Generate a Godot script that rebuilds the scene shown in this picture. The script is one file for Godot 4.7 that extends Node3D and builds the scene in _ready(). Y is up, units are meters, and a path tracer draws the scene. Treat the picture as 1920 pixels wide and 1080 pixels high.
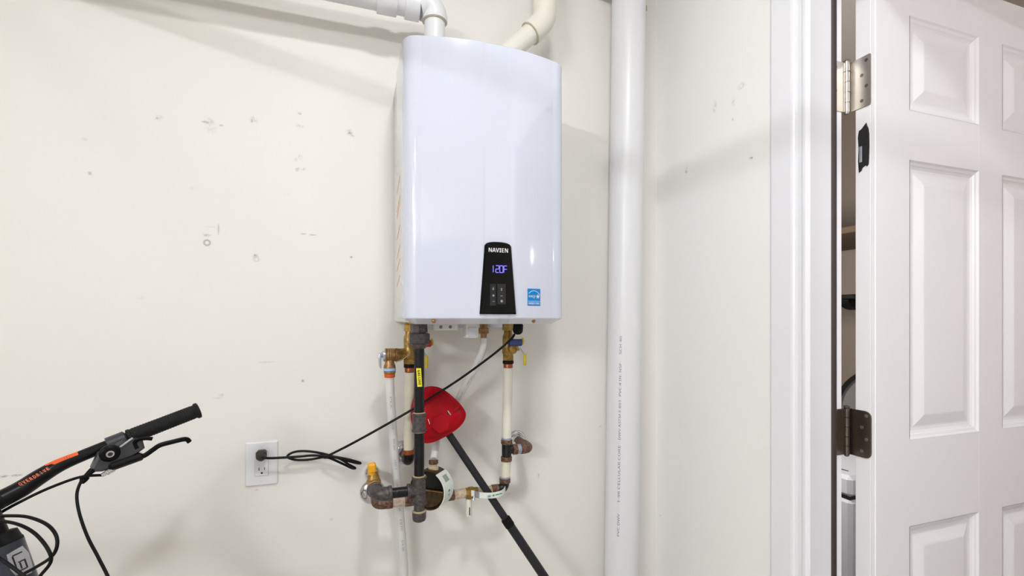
extends Node3D
# A garage wall with a tankless water heater, its pipes, a bicycle and an open house door.
# Wall plane of the heater is z = 0, the house-door wall is x = 1.085, floor y = 0, metres.

var M := {}
var used := {}

# ------------------------------------------------------------------ naming
func numbered(called: String, parent: Node) -> String:
	var key := str(parent.get_instance_id()) + "/" + called
	var n: int = used.get(key, 0)
	used[key] = n + 1
	return called if n == 0 else "%s_%03d" % [called, n]

func tag(o: Node, label: String, category: String, group := "") -> void:
	o.set_meta("label", label)
	o.set_meta("category", category)
	if group != "":
		o.set_meta("group", group)

func thing(called: String, label: String, category: String, at := Vector3.ZERO, group := "") -> Node3D:
	var o := Node3D.new()
	o.name = numbered(called, self)
	add_child(o, true)
	o.position = at
	tag(o, label, category, group)
	return o

func origin_of(parent: Node) -> Vector3:
	var p := Vector3.ZERO
	var n := parent
	while n != self and n != null:
		p += (n as Node3D).position
		n = n.get_parent()
	return p

# commits the SurfaceTool (whose points are in world metres) as one named mesh
func obj(called: String, st: SurfaceTool, m: Material, parent: Node = self, label := "") -> MeshInstance3D:
	var o := MeshInstance3D.new()
	o.name = numbered(called, parent)
	o.mesh = st.commit()
	o.material_override = m
	parent.add_child(o, true)
	if parent != self:
		# mesh data are world coordinates: undo the chain of parents
		o.position = -origin_of(parent)
	if label != "":
		o.set_meta("label", label)
	return o

func struct(called: String, st: SurfaceTool, m: Material, label: String, category: String) -> MeshInstance3D:
	var o := obj(called, st, m)
	o.set_meta("kind", "structure")
	tag(o, label, category)
	return o

# ------------------------------------------------------------------ shapes
func begin() -> SurfaceTool:
	var st := SurfaceTool.new()
	st.begin(Mesh.PRIMITIVE_TRIANGLES)
	return st

func tri(st: SurfaceTool, a: Vector3, b: Vector3, c: Vector3, na: Vector3, nb: Vector3, nc: Vector3) -> void:
	var g := (b - a).cross(c - a)
	if g.length_squared() < 1e-18:
		return
	if g.dot(na + nb + nc) > 0.0:
		var t := b
		b = c
		c = t
		t = nb
		nb = nc
		nc = t
	for k in [[a, na], [b, nb], [c, nc]]:
		st.set_normal(k[1])
		st.set_uv(Vector2(k[0].x + k[0].z, k[0].y))
		st.add_vertex(k[0])

func quad(st: SurfaceTool, a: Vector3, b: Vector3, c: Vector3, d: Vector3, n: Array) -> void:
	tri(st, a, b, c, n[0], n[1], n[2])
	tri(st, a, c, d, n[0], n[2], n[3])

func flat_quad(st: SurfaceTool, a: Vector3, b: Vector3, c: Vector3, d: Vector3, out: Vector3) -> void:
	var n := (b - a).cross(d - a).normalized()
	if n.length_squared() < 0.5:
		n = (c - b).cross(d - b).normalized()
	if n.dot(out) < 0:
		n = -n
	quad(st, a, b, c, d, [n, n, n, n])

# chamfered box
func box(st: SurfaceTool, c: Vector3, s: Vector3, bev := 0.0, bas := Basis()) -> void:
	var h := s * 0.5
	bev = minf(bev, minf(h.x, minf(h.y, h.z)) * 0.9)
	var P := func(sx: float, sy: float, sz: float, ax: int) -> Vector3:
		var v := Vector3(sx * h.x, sy * h.y, sz * h.z)
		for k in 3:
			if k != ax:
				v[k] -= signf(v[k]) * bev
		return c + bas * v
	for ax in 3:
		for sg in [-1.0, 1.0]:
			var q := []
			for uv in [[-1, -1], [1, -1], [1, 1], [-1, 1]]:
				var e := [0.0, 0.0, 0.0]
				e[ax] = sg
				e[(ax + 1) % 3] = uv[0]
				e[(ax + 2) % 3] = uv[1]
				q.append(P.call(e[0], e[1], e[2], ax))
			var o := Vector3.ZERO
			o[ax] = sg
			flat_quad(st, q[0], q[1], q[2], q[3], bas * o)
	if bev <= 0.0:
		return
	for ax in 3:  # edges that run along ax
		var b1 := (ax + 1) % 3
		var b2 := (ax + 2) % 3
		for s1 in [-1.0, 1.0]:
			for s2 in [-1.0, 1.0]:
				var e := [0.0, 0.0, 0.0]
				e[b1] = s1
				e[b2] = s2
				var lo: Array = e.duplicate()
				var hi: Array = e.duplicate()
				lo[ax] = -1.0
				hi[ax] = 1.0
				var o := Vector3(e[0], e[1], e[2])
				flat_quad(st, P.call(lo[0], lo[1], lo[2], b1), P.call(hi[0], hi[1], hi[2], b1), P.call(hi[0], hi[1], hi[2], b2), P.call(lo[0], lo[1], lo[2], b2), bas * o)
	for sx in [-1.0, 1.0]:
		for sy in [-1.0, 1.0]:
			for sz in [-1.0, 1.0]:
				var n: Vector3 = (bas * Vector3(sx, sy, sz)).normalized()
				tri(st, P.call(sx, sy, sz, 0), P.call(sx, sy, sz, 1), P.call(sx, sy, sz, 2), n, n, n)

func bx(lo: Vector3, hi: Vector3, bev := 0.0) -> SurfaceTool:
	var st := begin()
	box(st, (lo + hi) * 0.5, hi - lo, bev)
	return st

func frame_for(d: Vector3) -> Array:
	var u := d.cross(Vector3.UP if absf(d.y) < 0.9 else Vector3.RIGHT).normalized()
	return [u, d.cross(u).normalized()]

# round sweep along points; radii: number or array
func tube(st: SurfaceTool, pts: Array, radii: Variant, seg := 16, caps := true, flat := 1.0, flat_dir := Vector3.ZERO) -> void:
	var n := pts.size()
	var T := []
	for i in n:
		var a: Vector3 = pts[maxi(i - 1, 0)]
		var b: Vector3 = pts[mini(i + 1, n - 1)]
		T.append((b - a).normalized())
	var fr := frame_for(T[0])
	var u: Vector3 = fr[0]
	if flat_dir != Vector3.ZERO:
		u = (flat_dir - T[0] * flat_dir.dot(T[0])).normalized()
	var rings := []
	var norms := []
	for i in n:
		u = (u - T[i] * u.dot(T[i])).normalized()
		var v: Vector3 = T[i].cross(u)
		var r: float = radii[i] if radii is Array else radii
		var ring := []
		var nn := []
		for k in seg:
			var a := TAU * k / seg
			var dn: Vector3 = u * (cos(a) * flat) + v * sin(a)
			ring.append(pts[i] + dn * r)
			nn.append((u * cos(a) + v * (sin(a) * flat)).normalized())
		rings.append(ring)
		norms.append(nn)
	for i in n - 1:
		for k in seg:
			var k2 := (k + 1) % seg
			quad(st, rings[i][k], rings[i][k2], rings[i + 1][k2], rings[i + 1][k], [norms[i][k], norms[i][k2], norms[i + 1][k2], norms[i + 1][k]])
	if caps:
		for e in [[0, -T[0]], [n - 1, T[n - 1]]]:
			var nn: Vector3 = e[1]
			for k in seg:
				tri(st, pts[e[0]], rings[e[0]][k], rings[e[0]][(k + 1) % seg], nn, nn, nn)

func spline(ctrl: Array, per := 8) -> Array:
	var out := []
	var n := ctrl.size()
	for i in n - 1:
		var p0: Vector3 = ctrl[maxi(i - 1, 0)]
		var p1: Vector3 = ctrl[i]
		var p2: Vector3 = ctrl[i + 1]
		var p3: Vector3 = ctrl[mini(i + 2, n - 1)]
		for k in per:
			out.append(p1.cubic_interpolate(p2, p0, p3, float(k) / per))
	out.append(ctrl[n - 1])
	return out

# solid of revolution: profile of [distance along the axis, radius]; seg 6 gives a hexagonal nut
func lathe(st: SurfaceTool, at: Vector3, dir: Vector3, prof: Array, seg := 24, facets := false, turn := 0.0) -> void:
	var d := dir.normalized()
	var fr := frame_for(d)
	var u: Vector3 = fr[0].rotated(d, turn)
	var v: Vector3 = fr[1].rotated(d, turn)
	var n := prof.size()
	var sn := []
	for i in n - 1:
		var dh: float = prof[i + 1][0] - prof[i][0]
		var dr: float = prof[i + 1][1] - prof[i][1]
		sn.append(Vector2(-dr, dh).normalized() if absf(dh) + absf(dr) > 1e-9 else Vector2(0, 1))
	for i in n - 1:
		var n0: Vector2 = sn[i]
		var n1: Vector2 = sn[i]
		if i > 0 and sn[i].dot(sn[i - 1]) > 0.75:
			n0 = (sn[i] + sn[i - 1]).normalized()
		if i < n - 2 and sn[i].dot(sn[i + 1]) > 0.75:
			n1 = (sn[i] + sn[i + 1]).normalized()
		for k in seg:
			var a := TAU * k / seg
			var b := TAU * (k + 1) / seg
			var ea: Vector3 = u * cos(a) + v * sin(a)
			var eb: Vector3 = u * cos(b) + v * sin(b)
			var na := ea
			var nb := eb
			if facets:
				na = (ea + eb).normalized()
				nb = na
			var c0: Vector3 = at + d * prof[i][0]
			var c1: Vector3 = at + d * prof[i + 1][0]
			quad(st, c0 + ea * prof[i][1], c0 + eb * prof[i][1], c1 + eb * prof[i + 1][1], c1 + ea * prof[i + 1][1],
				[d * n0.x + na * n0.y, d * n0.x + nb * n0.y, d * n1.x + nb * n1.y, d * n1.x + na * n1.y])
	for e in [[0, -1.0], [n - 1, 1.0]]:
		var r: float = prof[e[0]][1]
		if r > 1e-5:
			var c: Vector3 = at + d * prof[e[0]][0]
			for k in seg:
				var a := TAU * k / seg
				var b := TAU * (k + 1) / seg
				tri(st, c, c + (u * cos(a) + v * sin(a)) * r, c + (u * cos(b) + v * sin(b)) * r, d * e[1], d * e[1], d * e[1])

func lat(at: Vector3, dir: Vector3, prof: Array, seg := 24, facets := false, turn := 0.0) -> SurfaceTool:
	var st := begin()
	lathe(st, at, dir, prof, seg, facets, turn)
	return st

# a flat outline given depth: X, Y axes and the outward direction N; bevel on the outer face
func prism(st: SurfaceTool, poly: Array, at: Vector3, X: Vector3, Y: Vector3, N: Vector3, depth: float, bev := 0.0) -> void:
	var n := poly.size()
	var pv := PackedVector2Array(poly)
	var inner := []
	var area := 0.0
	for i in n:
		area += poly[i].cross(poly[(i + 1) % n])
	var sg := 1.0 if area > 0 else -1.0
	for i in n:
		var a: Vector2 = (poly[i] - poly[(i - 1 + n) % n]).normalized()
		var b: Vector2 = (poly[(i + 1) % n] - poly[i]).normalized()
		var na := Vector2(-a.y, a.x) * sg
		var nb := Vector2(-b.y, b.x) * sg
		var m := (na + nb).normalized()
		inner.append(poly[i] + m * (bev / maxf(m.dot(na), 0.3)))
	var W := func(p: Vector2, z: float) -> Vector3: return at + X * p.x + Y * p.y + N * z
	var idx := Geometry2D.triangulate_polygon(pv)
	for i in range(0, idx.size(), 3):
		tri(st, W.call(inner[idx[i]], depth), W.call(inner[idx[i + 1]], depth), W.call(inner[idx[i + 2]], depth), N, N, N)
		tri(st, W.call(poly[idx[i]], 0.0), W.call(poly[idx[i + 1]], 0.0), W.call(poly[idx[i + 2]], 0.0), -N, -N, -N)
	for i in n:
		var j := (i + 1) % n
		var e: Vector2 = (poly[j] - poly[i]).normalized()
		var o2 := Vector2(e.y, -e.x) * sg
		var o := X * o2.x + Y * o2.y
		flat_quad(st, W.call(poly[i], 0.0), W.call(poly[j], 0.0), W.call(poly[j], depth - bev), W.call(poly[i], depth - bev), o)
		if bev > 0.0:
			flat_quad(st, W.call(poly[i], depth - bev), W.call(poly[j], depth - bev), W.call(inner[j], depth), W.call(inner[i], depth), o + N)

func rounded(w: float, h: float, r: float, per := 4) -> Array:
	var out := []
	for c in [[1, 1, 0], [-1, 1, 1], [-1, -1, 2], [1, -1, 3]]:
		for k in per + 1:
			var a: float = PI / 2 * (c[2] + float(k) / per)
			out.append(Vector2(c[0] * (w / 2 - r) + cos(a) * r, c[1] * (h / 2 - r) + sin(a) * r))
	return out

func text(called: String, s: String, cap: float, width: float, at: Vector3, X: Vector3, Y: Vector3, m: Material, parent: Node, bold := false, depth := 0.0004) -> MeshInstance3D:
	var f := SystemFont.new()
	f.font_names = PackedStringArray(["Droid Sans"])
	if bold:
		f.font_weight = 700
	var t := TextMesh.new()
	t.font = f
	t.text = s
	t.font_size = 40
	t.pixel_size = 0.01
	t.depth = 0.02
	t.curve_step = 4.0
	var bb := t.get_aabb()
	var o := MeshInstance3D.new()
	o.name = numbered(called, parent)
	o.mesh = t
	o.material_override = m
	parent.add_child(o, true)
	var sx := width / maxf(bb.size.x, 1e-4)
	var sy := cap / maxf(bb.size.y, 1e-4)
	var N := X.cross(Y)
	o.transform = Transform3D(Basis(X * sx, Y * sy, N * (depth / 0.02)), at - origin_of(parent))
	var mid := bb.get_center()
	o.position -= X * sx * mid.x + Y * sy * mid.y
	return o

# ------------------------------------------------------------------ materials
func mat(c: Color, rough := 0.5, metal := 0.0, spec := 0.5) -> StandardMaterial3D:
	var m := StandardMaterial3D.new()
	m.albedo_color = c
	m.roughness = rough
	m.metallic = metal
	m.metallic_specular = spec
	return m

func noise_tex(freq: float, size := 256, as_normal := false, strength := 2.0, ramp: Array = [], seed_n := 1, oct := 4) -> NoiseTexture2D:
	var n := FastNoiseLite.new()
	n.seed = seed_n
	n.frequency = freq
	n.fractal_octaves = oct
	n.noise_type = FastNoiseLite.TYPE_SIMPLEX_SMOOTH
	var t := NoiseTexture2D.new()
	t.width = size
	t.height = size
	t.seamless = true
	t.noise = n
	t.as_normal_map = as_normal
	t.bump_strength = strength
	if ramp.size() > 0:
		var g := Gradient.new()
		g.offsets = PackedFloat32Array([0.25, 0.75])
		g.colors = PackedColorArray(ramp)
		t.color_ramp = g
	return t

func relief(m: StandardMaterial3D, t: Texture2D, sc: Vector3, amount := 0.4) -> StandardMaterial3D:
	m.normal_enabled = true
	m.normal_texture = t
	m.normal_scale = amount
	m.uv1_triplanar = true
	m.uv1_scale = sc
	return m

func mottled(m: StandardMaterial3D, a: Color, b: Color, freq: float, sc: float, seed_n: int) -> StandardMaterial3D:
	m.albedo_color = Color.WHITE
	m.albedo_texture = noise_tex(freq, 128, false, 1.0, [a, b], seed_n)
	m.uv1_triplanar = true
	m.uv1_scale = Vector3.ONE * sc
	return m

# the painted plaster: nail holes, fillers and scuffs where they are on the wall (wall coordinates in metres)
func wall_paint(base: Color, u0: float, v0: float, w: float, h: float, marks: Array) -> ImageTexture:
	var px := 1900
	var py := int(px * h / w)
	var im := Image.create(px, py, false, Image.FORMAT_RGB8)
	im.fill(base)
	var r := RandomNumberGenerator.new()
	r.seed = 7
	for q in marks:  # [u, v, half width, half height, strength, kind]
		var cx := int((q[0] - u0) / w * px)
		var cy := int((v0 + h - q[1]) / h * py)
		var rx: float = q[2] / w * px
		var ry: float = q[3] / w * px
		var n := FastNoiseLite.new()
		n.seed = r.randi() % 1000
		n.frequency = 0.12
		for y in range(-int(ry) - 2, int(ry) + 3):
			for x in range(-int(rx) - 2, int(rx) + 3):
				var X := cx + x
				var Y := cy + y
				if X < 0 or Y < 0 or X >= px or Y >= py:
					continue
				var d := Vector2(x / maxf(rx, 0.5), y / maxf(ry, 0.5)).length()
				var k := clampf((1.1 - d) * 1.6, 0.0, 1.0) * clampf(0.45 + n.get_noise_2d(X, Y) * 1.3, 0.0, 1.0)
				if q[5] == "ring":
					k = clampf(1.0 - absf(d - 0.7) * 3.0, 0.0, 1.0)
				if q[5] == "line":
					k = clampf(1.4 - d, 0.0, 1.0) * (1.0 if n.get_noise_2d(X * 2.0, Y * 2.0) > -0.25 else 0.0)
				var dark := Color(0.36, 0.34, 0.34) if q[5] != "rust" else Color(0.45, 0.22, 0.17)
				if q[5] == "patch":
					dark = Color(0.70, 0.66, 0.65)
				im.set_pixel(X, Y, im.get_pixel(X, Y).lerp(dark, k * q[4] * 0.62))
	return ImageTexture.create_from_image(im)

func make_materials() -> void:
	M.wall_plain = mat(Color(0.94, 0.931, 0.905), 0.55)
	M.ceiling = mat(Color(0.93, 0.925, 0.91), 0.8)
	M.concrete = mottled(mat(Color.WHITE, 0.7), Color(0.74, 0.71, 0.66), Color(0.82, 0.79, 0.74), 0.03, 1.3, 3)
	M.trim = mat(Color(0.93, 0.93, 0.945), 0.28)
	M.door = relief(mat(Color(0.945, 0.938, 0.945), 0.3), noise_tex(0.02, 256, true, 2.5, [], 11), Vector3(14, 1.6, 14), 0.12)
	M.strip = mat(Color(0.22, 0.18, 0.17), 0.6)
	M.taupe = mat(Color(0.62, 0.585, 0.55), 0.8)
	M.nickel = relief(mat(Color(0.78, 0.76, 0.73), 0.32, 1.0), noise_tex(0.05, 128, true, 3.0, [], 5), Vector3(20, 90, 20), 0.1)
	M.nickel_dark = relief(mat(Color(0.47, 0.43, 0.39), 0.38, 1.0), noise_tex(0.05, 128, true, 3.0, [], 5), Vector3(20, 90, 20), 0.12)  # darker copy of the hinge metal; paints in the lower hinge's weaker reflection
	M.slot = mat(Color(0.10, 0.10, 0.10), 0.6)
	M.enamel = mat(Color(0.825, 0.842, 0.895), 0.08)
	M.enamel.clearcoat_enabled = true
	M.enamel.clearcoat = 0.5
	M.enamel.clearcoat_roughness = 0.05
	M.case = mat(Color(0.90, 0.895, 0.875), 0.35)
	M.gloss_black = mat(Color(0.02, 0.019, 0.021), 0.16, 0.0, 0.28)
	M.panel_inset = mat(Color(0.012, 0.012, 0.014), 0.25)
	M.button = mat(Color(0.075, 0.075, 0.08), 0.3)
	M.print_white = mat(Color(0.86, 0.86, 0.86), 0.5)
	M.icon = mat(Color(0.55, 0.55, 0.58), 0.5)
	M.display = mat(Color(0.2, 0.2, 0.5), 0.4)
	M.display.emission_enabled = true
	M.display.emission = Color(0.46, 0.42, 1.0)
	M.display.emission_energy_multiplier = 1.5
	M.label_blue = mat(Color(0.0, 0.50, 0.78), 0.4)
	M.orange = mat(Color(0.88, 0.55, 0.40), 0.5)
	M.sticker = mat(Color(0.90, 0.89, 0.86), 0.45)
	M.pvc = relief(mat(Color(0.885, 0.885, 0.89), 0.35), noise_tex(0.02, 128, true, 1.5, [], 8), Vector3(4, 4, 4), 0.05)
	M.pvc_cream = mat(Color(0.90, 0.885, 0.835), 0.38)
	M.ink = mat(Color(0.42, 0.42, 0.55), 0.6)
	M.ink_grey = mat(Color(0.50, 0.50, 0.51), 0.6)
	M.ink_faint = mat(Color(0.66, 0.67, 0.70), 0.6)
	M.primer = mat(Color(0.76, 0.73, 0.62), 0.5)
	M.iron = relief(mottled(mat(Color.WHITE, 0.45, 0.35), Color(0.25, 0.23, 0.23), Color(0.35, 0.325, 0.32), 0.05, 14.0, 4), noise_tex(0.08, 128, true, 4.0, [], 6), Vector3(14, 14, 14), 0.35)
	M.black_pipe = relief(mat(Color(0.05, 0.05, 0.06), 0.38, 0.0, 0.4), noise_tex(0.08, 128, true, 4.0, [], 6), Vector3(9, 9, 9), 0.25)
	M.dope = mat(Color(0.66, 0.60, 0.46), 0.7)
	M.brass = mottled(mat(Color.WHITE, 0.42, 0.7), Color(0.56, 0.45, 0.22), Color(0.70, 0.57, 0.32), 0.05, 12.0, 9)
	M.bronze = mottled(mat(Color.WHITE, 0.42, 0.75), Color(0.52, 0.39, 0.25), Color(0.70, 0.55, 0.37), 0.05, 14.0, 10)
	M.copper = mat(Color(0.62, 0.33, 0.20), 0.4, 0.6)
	M.copper_old = mottled(mat(Color.WHITE, 0.5, 0.35), Color(0.32, 0.21, 0.16), Color(0.52, 0.40, 0.33), 0.06, 14.0, 12)
	M.solder = mat(Color(0.62, 0.66, 0.70), 0.4, 0.5)
	M.painted_pipe = mat(Color(0.885, 0.87, 0.815), 0.45)
	M.cream_pipe = mat(Color(0.865, 0.845, 0.765), 0.45)
	M.tan_pipe = mottled(mat(Color.WHITE, 0.5), Color(0.70, 0.60, 0.52), Color(0.82, 0.77, 0.68), 0.04, 12.0, 13)
	M.pex = mat(Color(0.875, 0.875, 0.865), 0.4)
	M.pex.subsurf_scatter_enabled = true
	M.pex.subsurf_scatter_strength = 0.2
	M.steel = mat(Color(0.75, 0.77, 0.80), 0.28, 0.9)
	M.chrome = mat(Color(0.82, 0.82, 0.83), 0.16, 1.0)
	M.yellow = mat(Color(0.82, 0.72, 0.08), 0.4)
	M.yellow_orange = mat(Color(0.93, 0.66, 0.08), 0.4)
	M.label_yellow = mat(Color(0.93, 0.87, 0.08), 0.5)
	M.red_handle = mat(Color(0.72, 0.20, 0.24), 0.4)
	M.blue_handle = mat(Color(0.13, 0.22, 0.46), 0.35)
	M.ring_blue = mat(Color(0.62, 0.76, 0.90), 0.5)
	M.ring_orange = mat(Color(0.78, 0.33, 0.12), 0.5)
	M.rubber = mat(Color(0.04, 0.04, 0.042), 0.6, 0.0, 0.3)
	M.cord = mat(Color(0.05, 0.042, 0.04), 0.42, 0.0, 0.35)
	M.plate = mat(Color(0.92, 0.92, 0.93), 0.3)
	M.plug = mat(Color(0.19, 0.16, 0.14), 0.45)
	M.red = relief(mat(Color(0.66, 0.01, 0.085), 0.36, 0.0, 0.3), noise_tex(0.05, 128, true, 2.0, [], 15), Vector3(10, 10, 10), 0.06)
	M.pole = mat(Color(0.14, 0.14, 0.155), 0.45, 0.0, 0.35)
	M.pump_black = mat(Color(0.03, 0.03, 0.03), 0.35)
	M.pump_brown = mottled(mat(Color.WHITE, 0.4, 0.4), Color(0.25, 0.19, 0.12), Color(0.37, 0.29, 0.18), 0.06, 10.0, 16)
	M.paper = mat(Color(0.88, 0.905, 0.875), 0.7)
	M.paper_beige = mat(Color(0.80, 0.73, 0.60), 0.7)
	M.print_green = mat(Color(0.33, 0.58, 0.46), 0.7)
	M.print_grey = mat(Color(0.58, 0.63, 0.57), 0.7)
	M.bike_black = mat(Color(0.025, 0.025, 0.028), 0.36, 0.0, 0.3)
	M.bike_bar = mat(Color(0.03, 0.03, 0.034), 0.3, 0.0, 0.25)
	M.bike_bar.clearcoat_enabled = true
	M.bike_bar.clearcoat = 0.25
	M.grip = relief(mat(Color(0.07, 0.07, 0.068), 0.7, 0.0, 0.4), noise_tex(0.1, 128, true, 6.0, [], 17), Vector3(30, 30, 30), 0.6)
	M.pod = mat(Color(0.26, 0.26, 0.275), 0.36, 0.35)
	M.frame_blue = mat(Color(0.225, 0.245, 0.28), 0.32, 0.4)
	M.bike_orange = mat(Color(0.88, 0.36, 0.14), 0.45)
	M.silver = mat(Color(0.72, 0.72, 0.73), 0.32, 0.6)
	M.cable = mat(Color(0.03, 0.03, 0.028), 0.5, 0.0, 0.3)
	M.white_goods = mat(Color(0.87, 0.90, 0.95), 0.3)
	M.shelf = mat(Color(0.33, 0.27, 0.22), 0.6)
	M.tub_grey = mat(Color(0.40, 0.40, 0.41), 0.6)
	M.fixture = mat(Color(0.9, 0.9, 0.9), 0.5)
	M.glow = mat(Color(0.9, 0.9, 0.9), 0.5)
	M.glow.emission_enabled = true
	M.glow.emission = Color(1.0, 0.98, 0.95)
	M.glow.emission_energy_multiplier = 0.6

# ------------------------------------------------------------------ scene
func _ready() -> void:
	# camera: level, looking 18.9 degrees right of the wall's normal, lens shifted up a little
	var cam := Camera3D.new()
	cam.name = "camera"
	cam.projection = Camera3D.PROJECTION_FRUSTUM
	cam.near = 0.05
	cam.far = 60.0
	cam.size = 0.05 * 1080.0 / 890.0
	cam.frustum_offset = Vector2(0.0, 0.05 * 60.0 / 890.0)
	cam.position = Vector3(0.0, 1.2, 1.5)
	cam.rotation.y = deg_to_rad(-18.9)
	add_child(cam)
	cam.current = true

	var env := Environment.new()
	var sm := ProceduralSkyMaterial.new()
	sm.sky_top_color = Color(0.42, 0.58, 0.85)
	sm.sky_horizon_color = Color(0.80, 0.86, 0.93)
	sm.ground_bottom_color = Color(0.45, 0.44, 0.42)
	sm.ground_horizon_color = Color(0.70, 0.70, 0.69)
	var sky := Sky.new()
	sky.sky_material = sm
	env.background_mode = Environment.BG_SKY
	env.sky = sky
	env.background_energy_multiplier = 0.5
	env.tonemap_mode = Environment.TONE_MAPPER_LINEAR
	env.tonemap_exposure = 1.02
	env.sdfgi_enabled = true
	env.ssao_enabled = true
	env.ssil_enabled = true
	var we := WorldEnvironment.new()
	we.name = "world"
	we.environment = env
	add_child(we)

	make_materials()
	# unseen lamps of garage and house, some added to brighten dim places
	lamp("unseen_ceiling_light", "square white ceiling lamp closest to the water heater", "ceiling lamp", Vector3(0.22, 2.66, 1.38), Vector2(0.2, 0.2), 2.0, Color(0.98, 0.985, 1.0), Vector3.DOWN)
	lamp("unseen_ceiling_light", "added long white fill lamp along the left wall of the garage", "ceiling lamp", Vector3(-2.85, 2.60, 3.9), Vector2(0.15, 1.7), 3.2, Color(0.98, 0.985, 1.0), Vector3.DOWN)  # added for soft ambient fill
	lamp("unseen_ceiling_light", "square white ceiling lamp in the middle of the garage", "ceiling lamp", Vector3(-1.4, 2.66, 2.9), Vector2(0.3, 0.3), 1.5, Color(0.98, 0.985, 1.0), Vector3.DOWN)
	lamp("unseen_wall_light", "long narrow white lamp high on the left garage wall", "wall lamp", Vector3(-2.93, 2.50, 3.9), Vector2(0.05, 1.5), 6.6, Color(0.98, 0.985, 1.0), Vector3.RIGHT)
	lamp("unseen_wall_light", "added square white lamp in the house room, brightening the open door", "wall lamp", Vector3(1.38, 1.95, 2.95), Vector2(0.26, 0.3), 1.45, Color(1.0, 0.975, 0.985), Vector3.FORWARD)  # added out of view to light the face of the open door
	lamp("unseen_wall_light", "tiny white wall lamp deep in the house room", "wall lamp", Vector3(2.78, 1.84, 2.95), Vector2(0.06, 0.09), 0.16, Color(1.0, 0.975, 0.985), Vector3.FORWARD)
	lamp("unseen_wall_light", "added small white lamp brightening the laundry corner behind the house door", "wall lamp", Vector3(1.24, 1.36, -0.02), Vector2(0.2, 0.2), 1.3, Color(1.0, 0.95, 0.90), Vector3.RIGHT)  # added out of view so the door gap is not too dark

	build_shell()
	build_doorway()
	build_laundry()
	build_heater()
	build_vents()
	build_drain_pipe()
	build_gas()
	build_hot()
	build_cold()
	build_tube_and_cord()
	build_outlet()
	build_mop()
	build_bike()
	build_rail()

func lamp(called: String, label: String, category: String, at: Vector3, size: Vector2, energy: float, c: Color, face: Vector3) -> void:
	# a flat fitting whose glowing side looks along face; size is measured across it
	var t := thing(called, label, category, at)
	var h := Vector3(size.x / 2, 0.0, size.y / 2)
	if absf(face.z) > 0.5:
		h = Vector3(size.x / 2, size.y / 2, 0.0)
	if absf(face.x) > 0.5:
		h = Vector3(0.0, size.x / 2, size.y / 2)
	var rim := Vector3(0.02, 0.02, 0.02) - face.abs() * 0.02
	var a := at - h - rim - face * 0.04
	var b := at + h + rim - face * 0.004
	obj("housing", bx(Vector3(minf(a.x, b.x), minf(a.y, b.y), minf(a.z, b.z)), Vector3(maxf(a.x, b.x), maxf(a.y, b.y), maxf(a.z, b.z)), 0.004), M.fixture, t)
	a = at - h - face * 0.006
	b = at + h + face * 0.010
	obj("light_diffuser", bx(Vector3(minf(a.x, b.x), minf(a.y, b.y), minf(a.z, b.z)), Vector3(maxf(a.x, b.x), maxf(a.y, b.y), maxf(a.z, b.z)), 0.003), M.glow, t)
	if at.y < 2.65 and face == Vector3.DOWN:
		for s in [-0.4, 0.4]:
			obj("hanger", bx(at + Vector3(-0.01, 0.03, size.y * s - 0.01), Vector3(at.x + 0.01, 2.70, at.z + size.y * s + 0.01)), M.steel, t)
	var l := AreaLight3D.new()
	l.name = "lamp_light"
	l.area_size = Vector2(size.y, size.x) if face == Vector3.RIGHT else size
	l.light_energy = energy
	l.light_color = c
	l.shadow_enabled = true
	l.set("area_range", 12.0)
	if face == Vector3.DOWN:
		l.rotation.x = -PI / 2
	elif face == Vector3.RIGHT:
		l.rotation.y = -PI / 2
	add_child(l)
	l.position = at + face * 0.018

# ------------------------------------------------------------------ room
func wall_mesh(a: Vector3, b: Vector3, out: Vector3, uv_u0: float, uv_v0: float, w: float, h: float, thick: float) -> SurfaceTool:
	# a slab whose room face goes from a (low) to b (high); uv measured along the wall
	var st := begin()
	var along := Vector3(b.x - a.x, 0, b.z - a.z).normalized()
	var c := (a + b) * 0.5 - out * thick * 0.5
	var s := Vector3(absf(b.x - a.x), b.y - a.y, absf(b.z - a.z)) + Vector3(absf(out.x), 0, absf(out.z)) * thick
	box(st, c, s)
	var arr := st.commit_to_arrays()
	var v: PackedVector3Array = arr[Mesh.ARRAY_VERTEX]
	var uv := PackedVector2Array()
	for p in v:
		var d := p.dot(Vector3(absf(along.x), 0, absf(along.z)))
		uv.append(Vector2((d - uv_u0) / w, 1.0 - (p.y - uv_v0) / h))
	arr[Mesh.ARRAY_TEX_UV] = uv
	var st2 := SurfaceTool.new()
	st2.create_from_arrays(arr)
	return st2

func painted(u0: float, v0: float, w: float, h: float, marks: Array, base: Color) -> StandardMaterial3D:
	var m := mat(Color.WHITE, 0.55)
	m.albedo_texture = wall_paint(base, u0, v0, w, h, marks)
	m.texture_repeat = false
	m.normal_enabled = true
	m.normal_texture = noise_tex(0.012, 1024, true, 3.0, [], 21)
	m.normal_scale = 0.12
	return m

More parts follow.
